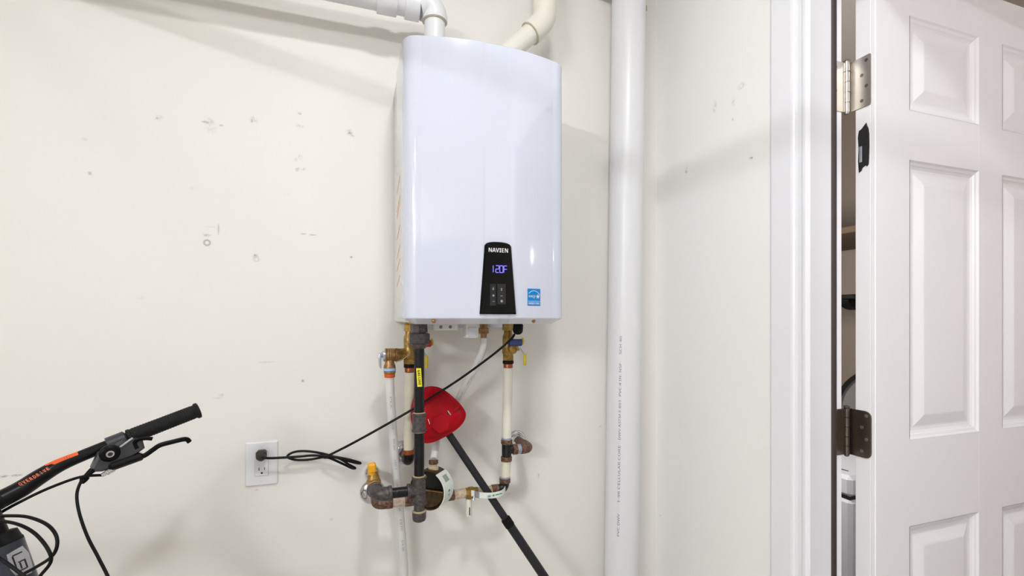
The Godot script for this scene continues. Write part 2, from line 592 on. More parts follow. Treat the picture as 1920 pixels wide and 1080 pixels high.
func build_shell() -> void:
	var marks := [
		[-0.480, 1.738, 0.014, 0.010, 0.18, "blob"], [-0.484, 1.737, 0.004, 0.004, 0.5, "blob"],
		[-0.364, 1.745, 0.014, 0.009, 0.55, "patch"], [-0.372, 1.741, 0.010, 0.003, 0.5, "line"], [-0.360, 1.728, 0.016, 0.018, 0.35, "patch"],
		[-0.335, 1.7375, 0.006, 0.003, 0.55, "blob"], [-0.256, 1.763, 0.012, 0.012, 0.28, "blob"], [-0.260, 1.760, 0.004, 0.005, 0.6, "blob"],
		[-0.136, 1.799, 0.006, 0.005, 0.6, "blob"], [-0.136, 1.762, 0.012, 0.006, 0.3, "blob"],
		[0.0, 1.760, 0.011, 0.011, 0.45, "blob"], [0.001, 1.759, 0.005, 0.005, 0.75, "blob"], [0.008, 1.751, 0.005, 0.004, 0.4, "blob"],
		[-0.6295, 1.5755, 0.006, 0.005, 0.85, "blob"], [-0.640, 1.66, 0.007, 0.006, 0.15, "blob"],
		[-0.135, 1.671, 0.006, 0.008, 0.4, "blob"], [-0.147, 1.664, 0.006, 0.006, 0.2, "blob"], [-0.139, 1.635, 0.010, 0.007, 0.5, "blob"], [-0.125, 1.638, 0.006, 0.005, 0.3, "blob"],
		[-0.369, 1.411, 0.010, 0.010, 0.75, "ring"], [-0.369, 1.432, 0.008, 0.003, 0.6, "line"], [-0.341, 1.450, 0.0022, 0.014, 0.45, "line"], [-0.355, 1.455, 0.014, 0.002, 0.15, "line"],
		[-0.252, 1.380, 0.008, 0.008, 0.4, "blob"], [-0.252, 1.383, 0.004, 0.004, 0.7, "blob"], [-0.248, 1.372, 0.009, 0.009, 0.25, "ring"],
		[-0.125, 1.450, 0.008, 0.0018, 0.5, "line"], [-0.102, 1.449, 0.009, 0.0018, 0.55, "line"],
		[0.004, 1.388, 0.005, 0.004, 0.7, "blob"], [-0.335, 0.993, 0.007, 0.005, 0.35, "blob"], [-0.345, 0.985, 0.012, 0.002, 0.2, "line"],
		[-0.222, 1.080, 0.020, 0.0018, 0.22, "line"], [-0.1278, 1.0235, 0.0045, 0.005, 0.8, "rust"],
		[-0.80, 0.817, 0.010, 0.0022, 0.7, "line"], [-0.775, 0.818, 0.010, 0.0022, 0.7, "line"], [-0.52, 1.26, 0.010, 0.004, 0.15, "blob"],
		[0.6096, 0.6696, 0.0035, 0.009, 0.6, "blob"], [0.845, 0.82, 0.010, 0.007, 0.25, "blob"], [-0.25, 0.72, 0.012, 0.004, 0.3, "blob"],
		[-0.17, 1.56, 0.010, 0.005, 0.15, "blob"], [-0.40, 1.56, 0.012, 0.006, 0.12, "blob"], [-0.05, 0.61, 0.006, 0.008, 0.2, "blob"], [0.50, 0.62, 0.012, 0.004, 0.2, "blob"],
	]
	var mb := painted(-1.5, 0.0, 2.6, 2.7, marks, Color(0.924, 0.913, 0.888))
	struct("wall_back", wall_mesh(Vector3(-3.0, 0, 0), Vector3(1.085, 2.7, 0), Vector3(0, 0, 1), -1.5, 0.0, 2.6, 2.7, 0.12), mb, "off-white painted garage wall with nail holes and scuffs behind the water heater", "wall")
	var side := [
		[0.403, 1.885, 0.016, 0.010, 0.3, "blob"], [0.296, 1.87, 0.009, 0.022, 0.3, "blob"], [0.3725, 1.853, 0.008, 0.016, 0.22, "blob"], [0.37, 1.80, 0.005, 0.005, 0.4, "blob"],
		[0.1637, 1.708, 0.006, 0.014, 0.55, "blob"], [0.438, 1.664, 0.006, 0.002, 0.9, "line"], [0.441, 1.660, 0.003, 0.003, 0.8, "blob"], [0.02, 0.48, 0.004, 0.006, 0.6, "blob"],
	]
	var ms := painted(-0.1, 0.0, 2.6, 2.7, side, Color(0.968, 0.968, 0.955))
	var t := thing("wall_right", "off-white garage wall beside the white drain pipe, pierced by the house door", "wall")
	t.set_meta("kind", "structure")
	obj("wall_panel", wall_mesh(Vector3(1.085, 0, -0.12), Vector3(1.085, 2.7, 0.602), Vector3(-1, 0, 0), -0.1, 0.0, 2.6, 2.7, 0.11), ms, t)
	obj("wall_panel", wall_mesh(Vector3(1.085, 0, 1.488), Vector3(1.085, 2.7, 4.9), Vector3(-1, 0, 0), -0.1, 0.0, 2.6, 2.7, 0.11), M.wall_plain, t)
	obj("wall_panel", wall_mesh(Vector3(1.085, 2.128, 0.602), Vector3(1.085, 2.7, 1.488), Vector3(-1, 0, 0), -0.1, 0.0, 2.6, 2.7, 0.11), M.wall_plain, t)
	struct("wall_left", bx(Vector3(-3.12, 0, -0.12), Vector3(-3.0, 2.7, 4.9)), M.wall_plain, "off-white wall on the left side of the garage", "wall")
	# front of the garage with the big door opening, door up
	t = thing("wall_front", "off-white front wall of the garage round the open vehicle doorway", "wall")
	t.set_meta("kind", "structure")
	obj("wall_panel", bx(Vector3(-3.12, 0, 4.9), Vector3(-2.5, 2.7, 5.02)), M.wall_plain, t)
	obj("wall_panel", bx(Vector3(0.7, 0, 4.9), Vector3(1.195, 2.7, 5.02)), M.wall_plain, t)
	obj("wall_panel", bx(Vector3(-2.5, 2.2, 4.9), Vector3(0.7, 2.7, 5.02)), M.wall_plain, t)
	struct("floor", bx(Vector3(-3.2, -0.12, -1.4), Vector3(3.2, 0, 5.1)), M.concrete, "grey concrete garage floor", "floor")
	struct("ceiling", bx(Vector3(-3.2, 2.7, -1.4), Vector3(3.2, 2.82, 5.1)), M.ceiling, "white garage ceiling", "ceiling")
	struct("ground", bx(Vector3(-8, -0.2, 5.1), Vector3(8, -0.03, 16)), M.concrete, "pale concrete driveway outside the garage", "driveway")

func casing_profile() -> Array:
	# x = distance across the casing, y = thickness
	return [Vector2(0, 0), Vector2(0.1125, 0), Vector2(0.1125, 0.012), Vector2(0.1105, 0.0155), Vector2(0.106, 0.018), Vector2(0.099, 0.018), Vector2(0.0945, 0.0155), Vector2(0.0925, 0.0125),
		Vector2(0.088, 0.0118), Vector2(0.080, 0.0118), Vector2(0.0735, 0.0135), Vector2(0.070, 0.0165), Vector2(0.064, 0.0175), Vector2(0.006, 0.0175), Vector2(0.0015, 0.0155), Vector2(0, 0.011)]

func build_doorway() -> void:
	# casings on the garage side
	var st := begin()
	prism(st, casing_profile(), Vector3(1.085, 0, 0.5175), Vector3(0, 0, 1), Vector3(-1, 0, 0), Vector3(0, 1, 0), 2.1172)
	struct("trim_1", st, M.trim, "white moulded door casing nearest the white drain pipe", "door trim")
	st = begin()
	prism(st, casing_profile(), Vector3(1.085, 0, 1.5725), Vector3(0, 0, -1), Vector3(-1, 0, 0), Vector3(0, 1, 0), 2.1172)
	struct("trim_2", st, M.trim, "white moulded door casing on the near side of the house doorway", "door trim")
	st = begin()
	prism(st, casing_profile(), Vector3(1.085, 2.23, 0.5175), Vector3(0, -1, 0), Vector3(-1, 0, 0), Vector3(0, 0, 1), 1.055)
	struct("trim_3", st, M.trim, "white moulded head casing above the house doorway", "door trim")
	# jambs with rabbet, stop and weatherstrip
	var j := thing("trim_4", "white door jamb with a dark brown weatherstrip along its stop", "door jamb", Vector3(1.13, 0, 0.61))
	j.set_meta("kind", "structure")
	obj("jamb", bx(Vector3(1.072, 0, 0.602), Vector3(1.197, 2.128, 0.620), 0.001), M.trim, j)
	obj("stop", bx(Vector3(1.072, 0, 0.6201), Vector3(1.1455, 2.11, 0.632), 0.0015), M.trim, j)
	st = begin()
	tube(st, [Vector3(1.1535, 0.08, 0.6275), Vector3(1.1535, 2.1, 0.6275)], 0.0098, 12)
	box(st, Vector3(1.1495, 1.09, 0.6225), Vector3(0.008, 2.02, 0.006))
	obj("weatherstrip", st, M.strip, j, "dark brown weatherstrip")
	obj("scuff", bx(Vector3(1.162, 1.50, 0.6199), Vector3(1.170, 1.66, 0.6203)), M.ink_grey, j, "grey scuff")
	j = thing("trim_5", "white head and latch-side jamb of the house doorway", "door jamb", Vector3(1.13, 0, 1.48))
	j.set_meta("kind", "structure")
	obj("jamb", bx(Vector3(1.072, 0, 1.470), Vector3(1.197, 2.128, 1.488), 0.001), M.trim, j)
	obj("head_jamb", bx(Vector3(1.072, 2.118, 0.620), Vector3(1.197, 2.136, 1.470), 0.001), M.trim, j)
	obj("stop", bx(Vector3(1.072, 2.106, 0.632), Vector3(1.1455, 2.118, 1.470), 0.001), M.trim, j)
	obj("sill", bx(Vector3(1.072, 0.0, 0.620), Vector3(1.197, 0.075, 1.470), 0.004), M.nickel_dark, j)

	# the six-panel door, swung in by a right angle so that it stands along x
	var d := thing("door_1", "white six-panel house door standing open on two metal hinges", "door", Vector3(1.7, 0.085, 0.66))
	d.set_meta("kind", "structure")
	var x0 := 1.2225
	var x1 := 2.17
	var y0 := 0.085
	var y1 := 2.098
	var zb := 0.637
	var zf := 0.686
	var cols := [[1.348, 1.6265], [1.7337, 2.012]]
	var rows := [[0.30, 0.675], [0.896, 1.607], [1.734, 1.974]]
	st = begin()
	box(st, Vector3((x0 + x1) / 2, (y0 + y1) / 2, (zb + zf - 0.012) / 2), Vector3(x1 - x0, y1 - y0, zf - 0.012 - zb), 0.001)
	obj("core", st, M.door, d)
	# stiles and rails flush with the face
	for s in [[x0, cols[0][0]], [cols[0][1], cols[1][0]], [cols[1][1], x1]]:
		obj("stile", bx(Vector3(s[0], y0, zf - 0.0121), Vector3(s[1], y1, zf), 0.0016), M.door, d)
	var ry := [y0, rows[0][0], rows[0][1], rows[1][0], rows[1][1], rows[2][0], rows[2][1], y1]
	for k in 4:
		for c in cols:
			obj("rail", bx(Vector3(c[0] - 0.002, ry[2 * k], zf - 0.0121), Vector3(c[1] + 0.002, ry[2 * k + 1], zf - 0.0002), 0.0005), M.door, d)
	for c in cols:
		for r in rows:
			st = begin()
			# rings: [inset, depth below the face]
			var rings := [[0.0, 0.0], [0.004, 0.0035], [0.010, 0.0055], [0.013, 0.0078], [0.019, 0.0105], [0.026, 0.0112], [0.030, 0.0108], [0.056, 0.0035], [0.060, 0.0028]]
			for k in rings.size() - 1:
				var a: Array = rings[k]
				var b: Array = rings[k + 1]
				var A := [Vector3(c[0] + a[0], r[0] + a[0], zf - a[1]), Vector3(c[1] - a[0], r[0] + a[0], zf - a[1]), Vector3(c[1] - a[0], r[1] - a[0], zf - a[1]), Vector3(c[0] + a[0], r[1] - a[0], zf - a[1])]
				var B := [Vector3(c[0] + b[0], r[0] + b[0], zf - b[1]), Vector3(c[1] - b[0], r[0] + b[0], zf - b[1]), Vector3(c[1] - b[0], r[1] - b[0], zf - b[1]), Vector3(c[0] + b[0], r[1] - b[0], zf - b[1])]
				for e in 4:
					var f := (e + 1) % 4
					flat_quad(st, A[e], A[f], B[f], B[e], Vector3(0, 0, 1))
			var e2: float = rings[-1][0]
			var dz: float = rings[-1][1]
			flat_quad(st, Vector3(c[0] + e2, r[0] + e2, zf - dz), Vector3(c[1] - e2, r[0] + e2, zf - dz), Vector3(c[1] - e2, r[1] - e2, zf - dz), Vector3(c[0] + e2, r[1] - e2, zf - dz), Vector3(0, 0, 1))
			obj("panel", st, M.door, d)
	hinge(d, 1.732, 1.864, M.nickel, "satin metal hinge", 0.004)
	hinge(d, 0.852, 0.974, M.nickel_dark, "satin metal hinge with its weaker reflection painted in as a darker tone", 0.016)
	# black residue on the hinge edge with a bit of grey strip
	st = begin()
	var pt := [Vector2(-0.012, -0.060), Vector2(-0.006, -0.057), Vector2(-0.003, -0.050), Vector2(0.005, -0.046), Vector2(0.008, -0.050), Vector2(0.012, -0.045), Vector2(0.0135, 0.0), Vector2(0.013, 0.030), Vector2(0.0115, 0.044), Vector2(0.008, 0.052), Vector2(0.006, 0.060), Vector2(0.001, 0.055), Vector2(-0.006, 0.048), Vector2(-0.012, 0.046), Vector2(-0.0145, 0.030), Vector2(-0.0125, 0.0), Vector2(-0.014, -0.03)]
	prism(st, pt, Vector3(x0 + 0.0005, 1.633, 0.6585), Vector3(0, 0, 1), Vector3(0, 1, 0), Vector3(-1, 0, 0), 0.0026, 0.0008)
	var pm: StandardMaterial3D = relief(mat(Color(0.055, 0.055, 0.06), 0.45), noise_tex(0.12, 128, true, 8.0, [], 31), Vector3(22, 22, 22), 0.9)
	obj("adhesive_patch", st, pm, d, "rough black adhesive patch")
	obj("metal_strip", bx(Vector3(x0 - 0.0032, 1.598, 0.6485), Vector3(x0, 1.638, 0.655), 0.0005), M.steel, d, "narrow grey metal strip")
	st = begin()
	lathe(st, Vector3(2.11, 0.98, zf), Vector3(0, 0, 1), [[0, 0.032], [0.006, 0.031], [0.008, 0.012], [0.03, 0.012], [0.038, 0.024], [0.055, 0.028], [0.066, 0.02], [0.068, 0.0]])
	obj("knob", st, M.nickel, d, "round metal knob")

func hinge(d: Node3D, ya: float, yb: float, m: Material, label: String, corner: float) -> void:
	var h := Node3D.new()
	h.name = numbered("hinge", d)
	d.add_child(h, true)
	h.set_meta("label", label)
	var px := 1.2113
	var pz := 0.6225
	var st := begin()
	var n := 5
	var s := (yb - ya) / n
	for k in n:
		lathe(st, Vector3(px, ya + k * s, pz), Vector3.UP, [[0.0005, 0.0058], [0.0014, 0.0072], [s - 0.0014, 0.0072], [s - 0.0005, 0.0058]], 16)
	lathe(st, Vector3(px, ya - 0.003, pz), Vector3.UP, [[0, 0.003], [0.0015, 0.0055], [yb - ya + 0.003, 0.0055], [yb - ya + 0.0055, 0.0078], [yb - ya + 0.008, 0.006], [yb - ya + 0.009, 0.002]], 16)
	obj("barrel", st, m, h)
	# leaf on the hinge edge of the door (plane x = 1.2225)
	var hh := yb - ya - 0.004
	var r := 0.015
	var w0 := pz - 0.001
	var w1 := 0.6775
	var poly := [Vector2(w0, -hh / 2), Vector2(w1 - r, -hh / 2)]
	if corner < 0.01:
		poly = [Vector2(w0, -hh / 2), Vector2(w1 - 0.006, -hh / 2)]
		r = 0.006
	for k in 5:
		var a := -PI / 2 + PI / 2 * k / 4.0
		poly.append(Vector2(w1 - r + cos(a) * r, -hh / 2 + r + sin(a) * r))
	for k in 5:
		var a := PI / 2 * k / 4.0
		poly.append(Vector2(w1 - r + cos(a) * r, hh / 2 - r + sin(a) * r))
	poly.append(Vector2(w0, hh / 2))
	st = begin()
	prism(st, poly, Vector3(1.2226, (ya + yb) / 2, 0), Vector3(0, 0, 1), Vector3(0, 1, 0), Vector3(-1, 0, 0), 0.0024, 0.0005)
	obj("leaf", st, m, h)
	# leaf on the jamb (plane z = 0.620)
	st = begin()
	prism(st, rounded(0.046, hh, 0.010), Vector3(1.187, (ya + yb) / 2, 0.6198), Vector3(1, 0, 0), Vector3(0, 1, 0), Vector3(0, 0, 1), 0.0024, 0.0005)
	obj("leaf", st, m, h)
	var i := 0
	for f in [0.40, 0.14, -0.10, -0.36]:
		var z := 0.6655 if i % 2 == 0 else 0.6545
		st = lat(Vector3(1.2204, (ya + yb) / 2 + f * hh, z), Vector3(-1, 0, 0), [[0, 0.0044], [0.0007, 0.0042], [0.0009, 0.0030], [0.0006, 0.0012], [0.0006, 0.0]], 12)
		obj("screw", st, M.nickel_dark if m == M.nickel else M.nickel, h)
		if i % 2 == 0:
			st = lat(Vector3(1.1735, (ya + yb) / 2 + f * hh * 0.95, 0.622), Vector3(0, 0, 1), [[0, 0.0044], [0.0007, 0.0042], [0.0009, 0.0030], [0.0006, 0.0012], [0.0006, 0.0]], 12)
			obj("screw", st, M.nickel_dark, h)
		i += 1

func build_laundry() -> void:
	struct("wall_far", bx(Vector3(2.9, 0, -1.3), Vector3(3.02, 2.7, 3.0)), M.taupe, "taupe far wall of the dim room behind the house door", "wall")
	struct("wall_rear", bx(Vector3(1.195, 0, -1.4), Vector3(3.02, 2.7, -1.28)), M.taupe, "taupe rear wall of the dim room behind the house door", "wall")
	struct("wall_near", bx(Vector3(1.195, 0, 3.0), Vector3(3.02, 2.7, 3.12)), M.taupe, "taupe near wall of the room behind the house door", "wall")
	struct("wall_partition", bx(Vector3(1.085, 0, -1.3), Vector3(1.195, 2.7, -0.12)), M.taupe, "taupe wall of the room behind the house door, backing the garage", "wall")
	struct("floor_2", bx(Vector3(1.197, 0.0, -1.28), Vector3(2.9, 0.075, 3.0)), M.taupe, "raised floor of the room behind the house door", "floor")
	var t := thing("washing_machine", "white rounded laundry appliance with a dark seam, behind the door gap", "appliance", Vector3(2.05, 0.075, -0.05))
	obj("body", bx(Vector3(1.74, 0.075, -0.42), Vector3(2.38, 0.535, 0.255), 0.012), M.white_goods, t)
	obj("seam", bx(Vector3(1.748, 0.535, -0.412), Vector3(2.372, 0.543, 0.247)), M.slot, t, "dark seam under the lid")
	obj("lid", bx(Vector3(1.742, 0.543, -0.418), Vector3(2.378, 0.622, 0.253), 0.014), M.white_goods, t)
	obj("lid_line", bx(Vector3(1.80, 0.6215, -0.36), Vector3(1.806, 0.6235, 0.2)), M.slot, t)
	t = thing("round_tub", "round grey tub with a black rim, upright on the white appliance", "tub", Vector3(2.205, 0.622, 0.075))
	var ax := Vector3(-0.70, 0.0, 0.71)
	obj("rim", lat(Vector3(2.205, 0.812, 0.075), ax, [[-0.05, 0.165], [0.02, 0.188], [0.03, 0.188], [0.032, 0.172], [0.02, 0.170]], 40), M.rubber, t, "black rim")
	obj("base", lat(Vector3(2.205, 0.812, 0.075), ax, [[0.0, 0.171], [0.022, 0.171], [0.024, 0.12], [0.02, 0.0]], 40), M.tub_grey, t)
	t = thing("wall_shelf", "brown wall shelf board seen high in the gap beside the door", "shelf", Vector3(2.4, 1.6, -0.4))
	obj("board", bx(Vector3(2.10, 1.588, -1.28), Vector3(2.62, 1.618, 0.02), 0.003), M.shelf, t)
	t = thing("coat_rack", "black shelf with a rounded bracket seen mid-height in the gap beside the door", "shelf", Vector3(2.3, 1.3, -0.4))
	obj("board", bx(Vector3(2.12, 1.295, -1.28), Vector3(2.52, 1.315, 0.0), 0.003), M.rubber, t)
	var st := begin()
	var pts := []
	for k in 9:
		var a := PI / 2 * k / 8.0
		pts.append(Vector2(-0.09 * cos(a), -0.05 * sin(a)))
	pts.append(Vector2(0.0, 0.0))
	prism(st, pts, Vector3(2.24, 1.297, -0.10), Vector3(1, 0, 0), Vector3(0, 1, 0), Vector3(0, 0, 1), 0.05)
	obj("bracket", st, M.rubber, t)

# ------------------------------------------------------------------ heater
const HX0 := 0.1263
const HX1 := 0.5645
const HXC := 0.3454

func cover_outline(shrink: float) -> Array:
	# plan outline of the front cover from the left rear round the front to the right rear, with its normals
	var out := []
	var r := 0.040
	out.append(Vector2(HX0, 0.12))
	for k in 9:
		var a := PI - PI / 2 * k / 8.0
		var p := Vector2(HX0 + r + cos(a) * r, 0.2745 + sin(a) * r)
		if k == 0 or k < 8:
			out.append(p)
	var n := 120
	for k in n + 1:
		var x := lerpf(HX0 + r, HX1 - r, float(k) / n)
		var q := (x - HXC) / (HXC - HX0 - r)
		var z := 0.3145 + 0.026 * (1.0 - q * q)
		var e := absf(x - 0.3567) - 0.034
		z -= 0.0018 * (1.0 - smoothstep(-0.0045, 0.0045, e))
		out.append(Vector2(x, z))
	for k in range(1, 9):
		var a := PI / 2 - PI / 2 * k / 8.0
		out.append(Vector2(HX1 - r + cos(a) * r, 0.2745 + sin(a) * r))
	out.append(Vector2(HX1, 0.12))
	if shrink > 0.0:
		var o2 := []
		var n2 := out.size()
		for i in n2:
			var t: Vector2 = (out[mini(i + 1, n2 - 1)] - out[maxi(i - 1, 0)]).normalized()
			var nn := Vector2(-t.y, t.x)
			o2.append(out[i] - nn * shrink)
		return o2
	return out

func front_z(x: float) -> float:
	var q := (x - HXC) / (HXC - HX0 - 0.04)
	var z := 0.3145 + 0.026 * (1.0 - q * q)
	if absf(x - 0.3567) < 0.034:
		z -= 0.0022
	return z

func build_heater() -> void:
	var t := thing("water_heater", "white glossy tankless water heater with a black control panel on the wall", "water heater", Vector3(HXC, 1.19, 0.0))
	obj("back_case", bx(Vector3(HX0 + 0.004, 1.194, 0.003), Vector3(HX1 - 0.004, 1.902, 0.262), 0.004), M.case, t)
	# front cover: rings from the top edge down to the turned-in lip
	var shells := [
		[[1.9065, 0.030], [1.9065, 0.006], [1.9055, 0.0018], [1.9025, 0.0], [1.55, 0.0], [1.2075, 0.0], [1.2045, 0.0006], [1.2033, 0.0018]],
		[[1.2033, 0.0018], [1.1895, 0.028]]]
	var st := begin()
	for rings in shells:
		var R := []
		for q in rings:
			var row := []
			for p in cover_outline(q[1]):
				row.append(Vector3(p.x, q[0], p.y))
			R.append(row)
		var ncol: int = R[0].size()
		var NN := []
		for i in R.size():
			var row := []
			for k in ncol:
				var du: Vector3 = R[i][mini(k + 1, ncol - 1)] - R[i][maxi(k - 1, 0)]
				var dv: Vector3 = R[mini(i + 1, R.size() - 1)][k] - R[maxi(i - 1, 0)][k]
				if rings.size() > 2 and (i == 4 or i == 5):
					dv = Vector3(0, -1, 0)
				var nn := du.cross(dv).normalized()
				var ref := Vector3(-du.z, 0, du.x).normalized() + Vector3.UP * ((0.6 if i < 3 else 0.0) if rings.size() > 2 else -0.6)
				row.append(nn if nn.dot(ref) > 0.0 else -nn)
			NN.append(row)
		for i in R.size() - 1:
			for k in ncol - 1:
				quad(st, R[i][k], R[i][k + 1], R[i + 1][k + 1], R[i + 1][k], [NN[i][k], NN[i][k + 1], NN[i + 1][k + 1], NN[i + 1][k]])
	# close the top and bottom
	var top := PackedVector2Array()
	for p in cover_outline(0.030):
		top.append(p)
	var idx := Geometry2D.triangulate_polygon(top)
	for i in range(0, idx.size(), 3):
		var a := top[idx[i]]
		var b := top[idx[i + 1]]
		var c := top[idx[i + 2]]
		tri(st, Vector3(a.x, 1.9065, a.y), Vector3(b.x, 1.9065, b.y), Vector3(c.x, 1.9065, c.y), Vector3.UP, Vector3.UP, Vector3.UP)
		tri(st, Vector3(a.x, 1.1895, a.y), Vector3(b.x, 1.1895, b.y), Vector3(c.x, 1.1895, c.y), Vector3.DOWN, Vector3.DOWN, Vector3.DOWN)
	obj("front_cover", st, M.enamel, t, "glossy white front cover")
	obj("bracket", bx(Vector3(0.20, 1.88, 0.0005), Vector3(0.49, 1.925, 0.006), 0.001), M.steel, t)
	obj("bracket", bx(Vector3(0.20, 1.175, 0.0005), Vector3(0.49, 1.21, 0.006), 0.001), M.steel, t)
	for x in [0.1985, 0.4655]:
		obj("cover_screw", lat(Vector3(x, 1.197, 0.318), Vector3(0, -0.55, 0.83), [[-0.004, 0.005], [0.0015, 0.005], [0.003, 0.0035], [0.0032, 0.0]], 12), M.brass, t, "small brass-coloured cover screw")
	# hatching of the warning label on the left side
	obj("warning_label", bx(Vector3(HX0 - 0.0006, 1.25, 0.135), Vector3(HX0 + 0.001, 1.60, 0.235), 0.0003), M.sticker, t, "white side label with orange hatching")
	for y in [1.565, 1.513, 1.497, 1.437, 1.384, 1.348, 1.305]:
		st = begin()
		box(st, Vector3(HX0 - 0.0009, y, 0.185), Vector3(0.0007, 0.0036, 0.092), 0.0, Basis(Vector3(1, 0, 0), -0.27))
		obj("warning_stripe", st, M.orange, t)
	# control panel
	var cp := Node3D.new()
	cp.name = "control_panel"
	t.add_child(cp)
	cp.set_meta("label", "black tapering control panel with a lit temperature display")
	var zc := 0.3375
	var outl := []
	outl.append(Vector2(0.3102, 1.2150))
	outl.append(Vector2(0.4074, 1.2150))
	for k in 21:
		var f := k / 20.0
		outl.append(Vector2(lerpf(0.3937, 0.3233, f), 1.3885 + 0.0105 * pow(maxf(0.0, 1.0 - pow(absf(2.0 * f - 1.0), 2.4)), 0.5)))
	st = begin()
	prism(st, outl, Vector3(0, 0, 0.325), Vector3(1, 0, 0), Vector3(0, 1, 0), Vector3(0, 0, 1), 0.0215, 0.003)
	obj("panel_face", st, M.gloss_black, cp)
	var zf := 0.3467
	text("brand_lettering", "NAVIEN", 0.0105, 0.0515, Vector3(0.3583, 1.3775, zf), Vector3.RIGHT, Vector3.UP, M.print_white, cp, true)
	st = begin()
	var segs := {"1": "bc", "2": "abged", "0": "abcdef", "F": "aefg"}
	var xs := 0.3405
	for ch in ["1", "2", "0", "F"]:
		var w := 0.0085
		var h := 0.0175
		var b := 0.0019
		var cy := 1.3295
		var cx: float = xs + w / 2 - (0.0045 if ch == "1" else 0.0)
		for s in segs[ch]:
			var off := {"a": Vector2(0, h / 2), "d": Vector2(0, -h / 2), "g": Vector2.ZERO, "b": Vector2(w / 2, h / 4), "c": Vector2(w / 2, -h / 4), "f": Vector2(-w / 2, h / 4), "e": Vector2(-w / 2, -h / 4)}
			var o: Vector2 = off[s]
			var hz: bool = s in "adg"
			box(st, Vector3(cx + o.x, cy + o.y, zf), Vector3(w - 0.001 if hz else b, b if hz else h / 2 - 0.0008, 0.0006))
		xs += 0.0108 if ch != "1" else 0.0108
	obj("display_digits", st, M.display, cp, "blue lit digits reading 120F")
	obj("indicator_window", bx(Vector3(0.336, 1.236, 0.3458), Vector3(0.352, 1.292, 0.3468), 0.0002), M.panel_inset, cp)
	obj("button_column", bx(Vector3(0.3555, 1.240, 0.3458), Vector3(0.378, 1.292, 0.3475), 0.0006), M.button, cp)
	st = begin()
	lathe(st, Vector3(0.3445, 1.2785, 0.3468), Vector3(0, 0, 1), [[0, 0.0026], [0.0004, 0.0026]], 12)
	prism(st, [Vector2(-0.0022, 0.0008), Vector2(0.0022, 0.0008), Vector2(0, 0.006)], Vector3(0.3445, 1.2785, 0.3468), Vector3.RIGHT, Vector3.UP, Vector3(0, 0, 1), 0.0004)
	obj("icon", st, M.icon, cp)
	obj("icon", lat(Vector3(0.345, 1.2620, 0.3468), Vector3(0, 0, 1), [[0, 0.0032], [0.0004, 0.0032]], 5), M.icon, cp)
	obj("icon", bx(Vector3(0.3425, 1.2465, 0.3468), Vector3(0.3485, 1.2478, 0.3472)), M.icon, cp)
	obj("button", bx(Vector3(0.3648, 1.2745, 0.3474), Vector3(0.3680, 1.2815, 0.3479)), M.icon, cp)
	obj("button", bx(Vector3(0.3635, 1.2605, 0.3474), Vector3(0.3695, 1.2622, 0.3479)), M.icon, cp)
	obj("button", lat(Vector3(0.3668, 1.2480, 0.3472), Vector3(0, 0, 1), [[0, 0.0036], [0.0006, 0.0034]], 14), M.icon, cp)
	# blue energy label, turned to follow the bowed cover
	var el := Node3D.new()
	el.name = "energy_label"
	t.add_child(el)
	el.set_meta("label", "small blue and white energy label")
	var a0 := Vector3(0.4425, 0, front_z(0.4425))
	var a1 := Vector3(0.4815, 0, front_z(0.4815))
	var X := (a1 - a0).normalized()
	var N := X.cross(Vector3.UP).normalized()
	var C := (a0 + a1) * 0.5 + N * 0.0006 + Vector3(0, 1.2603, 0)
	st = begin()
	prism(st, rounded(0.0395, 0.045, 0.0008, 2), C - N * 0.0004, X, Vector3.UP, N, 0.0008)
	obj("label_ground", st, M.label_blue, el)
	st = begin()
	var arc := []
	for k in 13:
		var a := PI * (0.10 + 0.72 * k / 12.0)
		arc.append(C + N * 0.0004 + X * (cos(a) * 0.0185 - 0.0005) + Vector3.UP * (sin(a) * 0.0165 + 0.0005))
	tube(st, arc, 0.00075, 6)
	obj("label_arc", st, M.print_white, el)
	st = begin()
	var star := []
	for k in 10:
		var a := PI / 2 + TAU * k / 10.0
		star.append(Vector2(cos(a), sin(a)) * (0.0068 if k % 2 == 0 else 0.0030))
	prism(st, star, C + X * 0.012 + Vector3.UP * 0.0018 + N * 0.0003, X, Vector3.UP, N, 0.0005)
	obj("label_star", st, M.print_white, el)
	text("label_lettering", "energy", 0.0075, 0.021, C + N * 0.0005 - X * 0.006 + Vector3.UP * 0.001, X, Vector3.UP, M.print_white, el)
	st = begin()
	box(st, C + N * 0.0004 + Vector3.DOWN * 0.0108, Vector3(0.0375, 0.0011, 0.0004), 0.0, Basis(X, Vector3.UP, N))
	obj("label_line", st, M.print_white, el)
	text("label_lettering", "ENERGY STAR", 0.0052, 0.034, C + N * 0.0005 + Vector3.DOWN * 0.0165, X, Vector3.UP, M.print_white, el, true)
	# fittings under the case
	obj("junction_box", bx(Vector3(0.303, 1.150, 0.19), Vector3(0.338, 1.192, 0.225), 0.003), M.case, t)
	obj("junction_box_lid", bx(Vector3(0.309, 1.154, 0.2245), Vector3(0.332, 1.180, 0.2275), 0.001), M.enamel, t)
	obj("bottom_plate", bx(Vector3(0.215, 1.172, 0.20), Vector3(0.285, 1.192, 0.212), 0.002), M.case, t, "pale plate with small holes under the case")
	for x in [0.236, 0.262]:
		obj("plate_hole", lat(Vector3(x, 1.181, 0.2118), Vector3(0, 0, 1), [[0, 0.005], [0.0008, 0.004], [0.0009, 0.0]], 10), M.ink_grey, t)

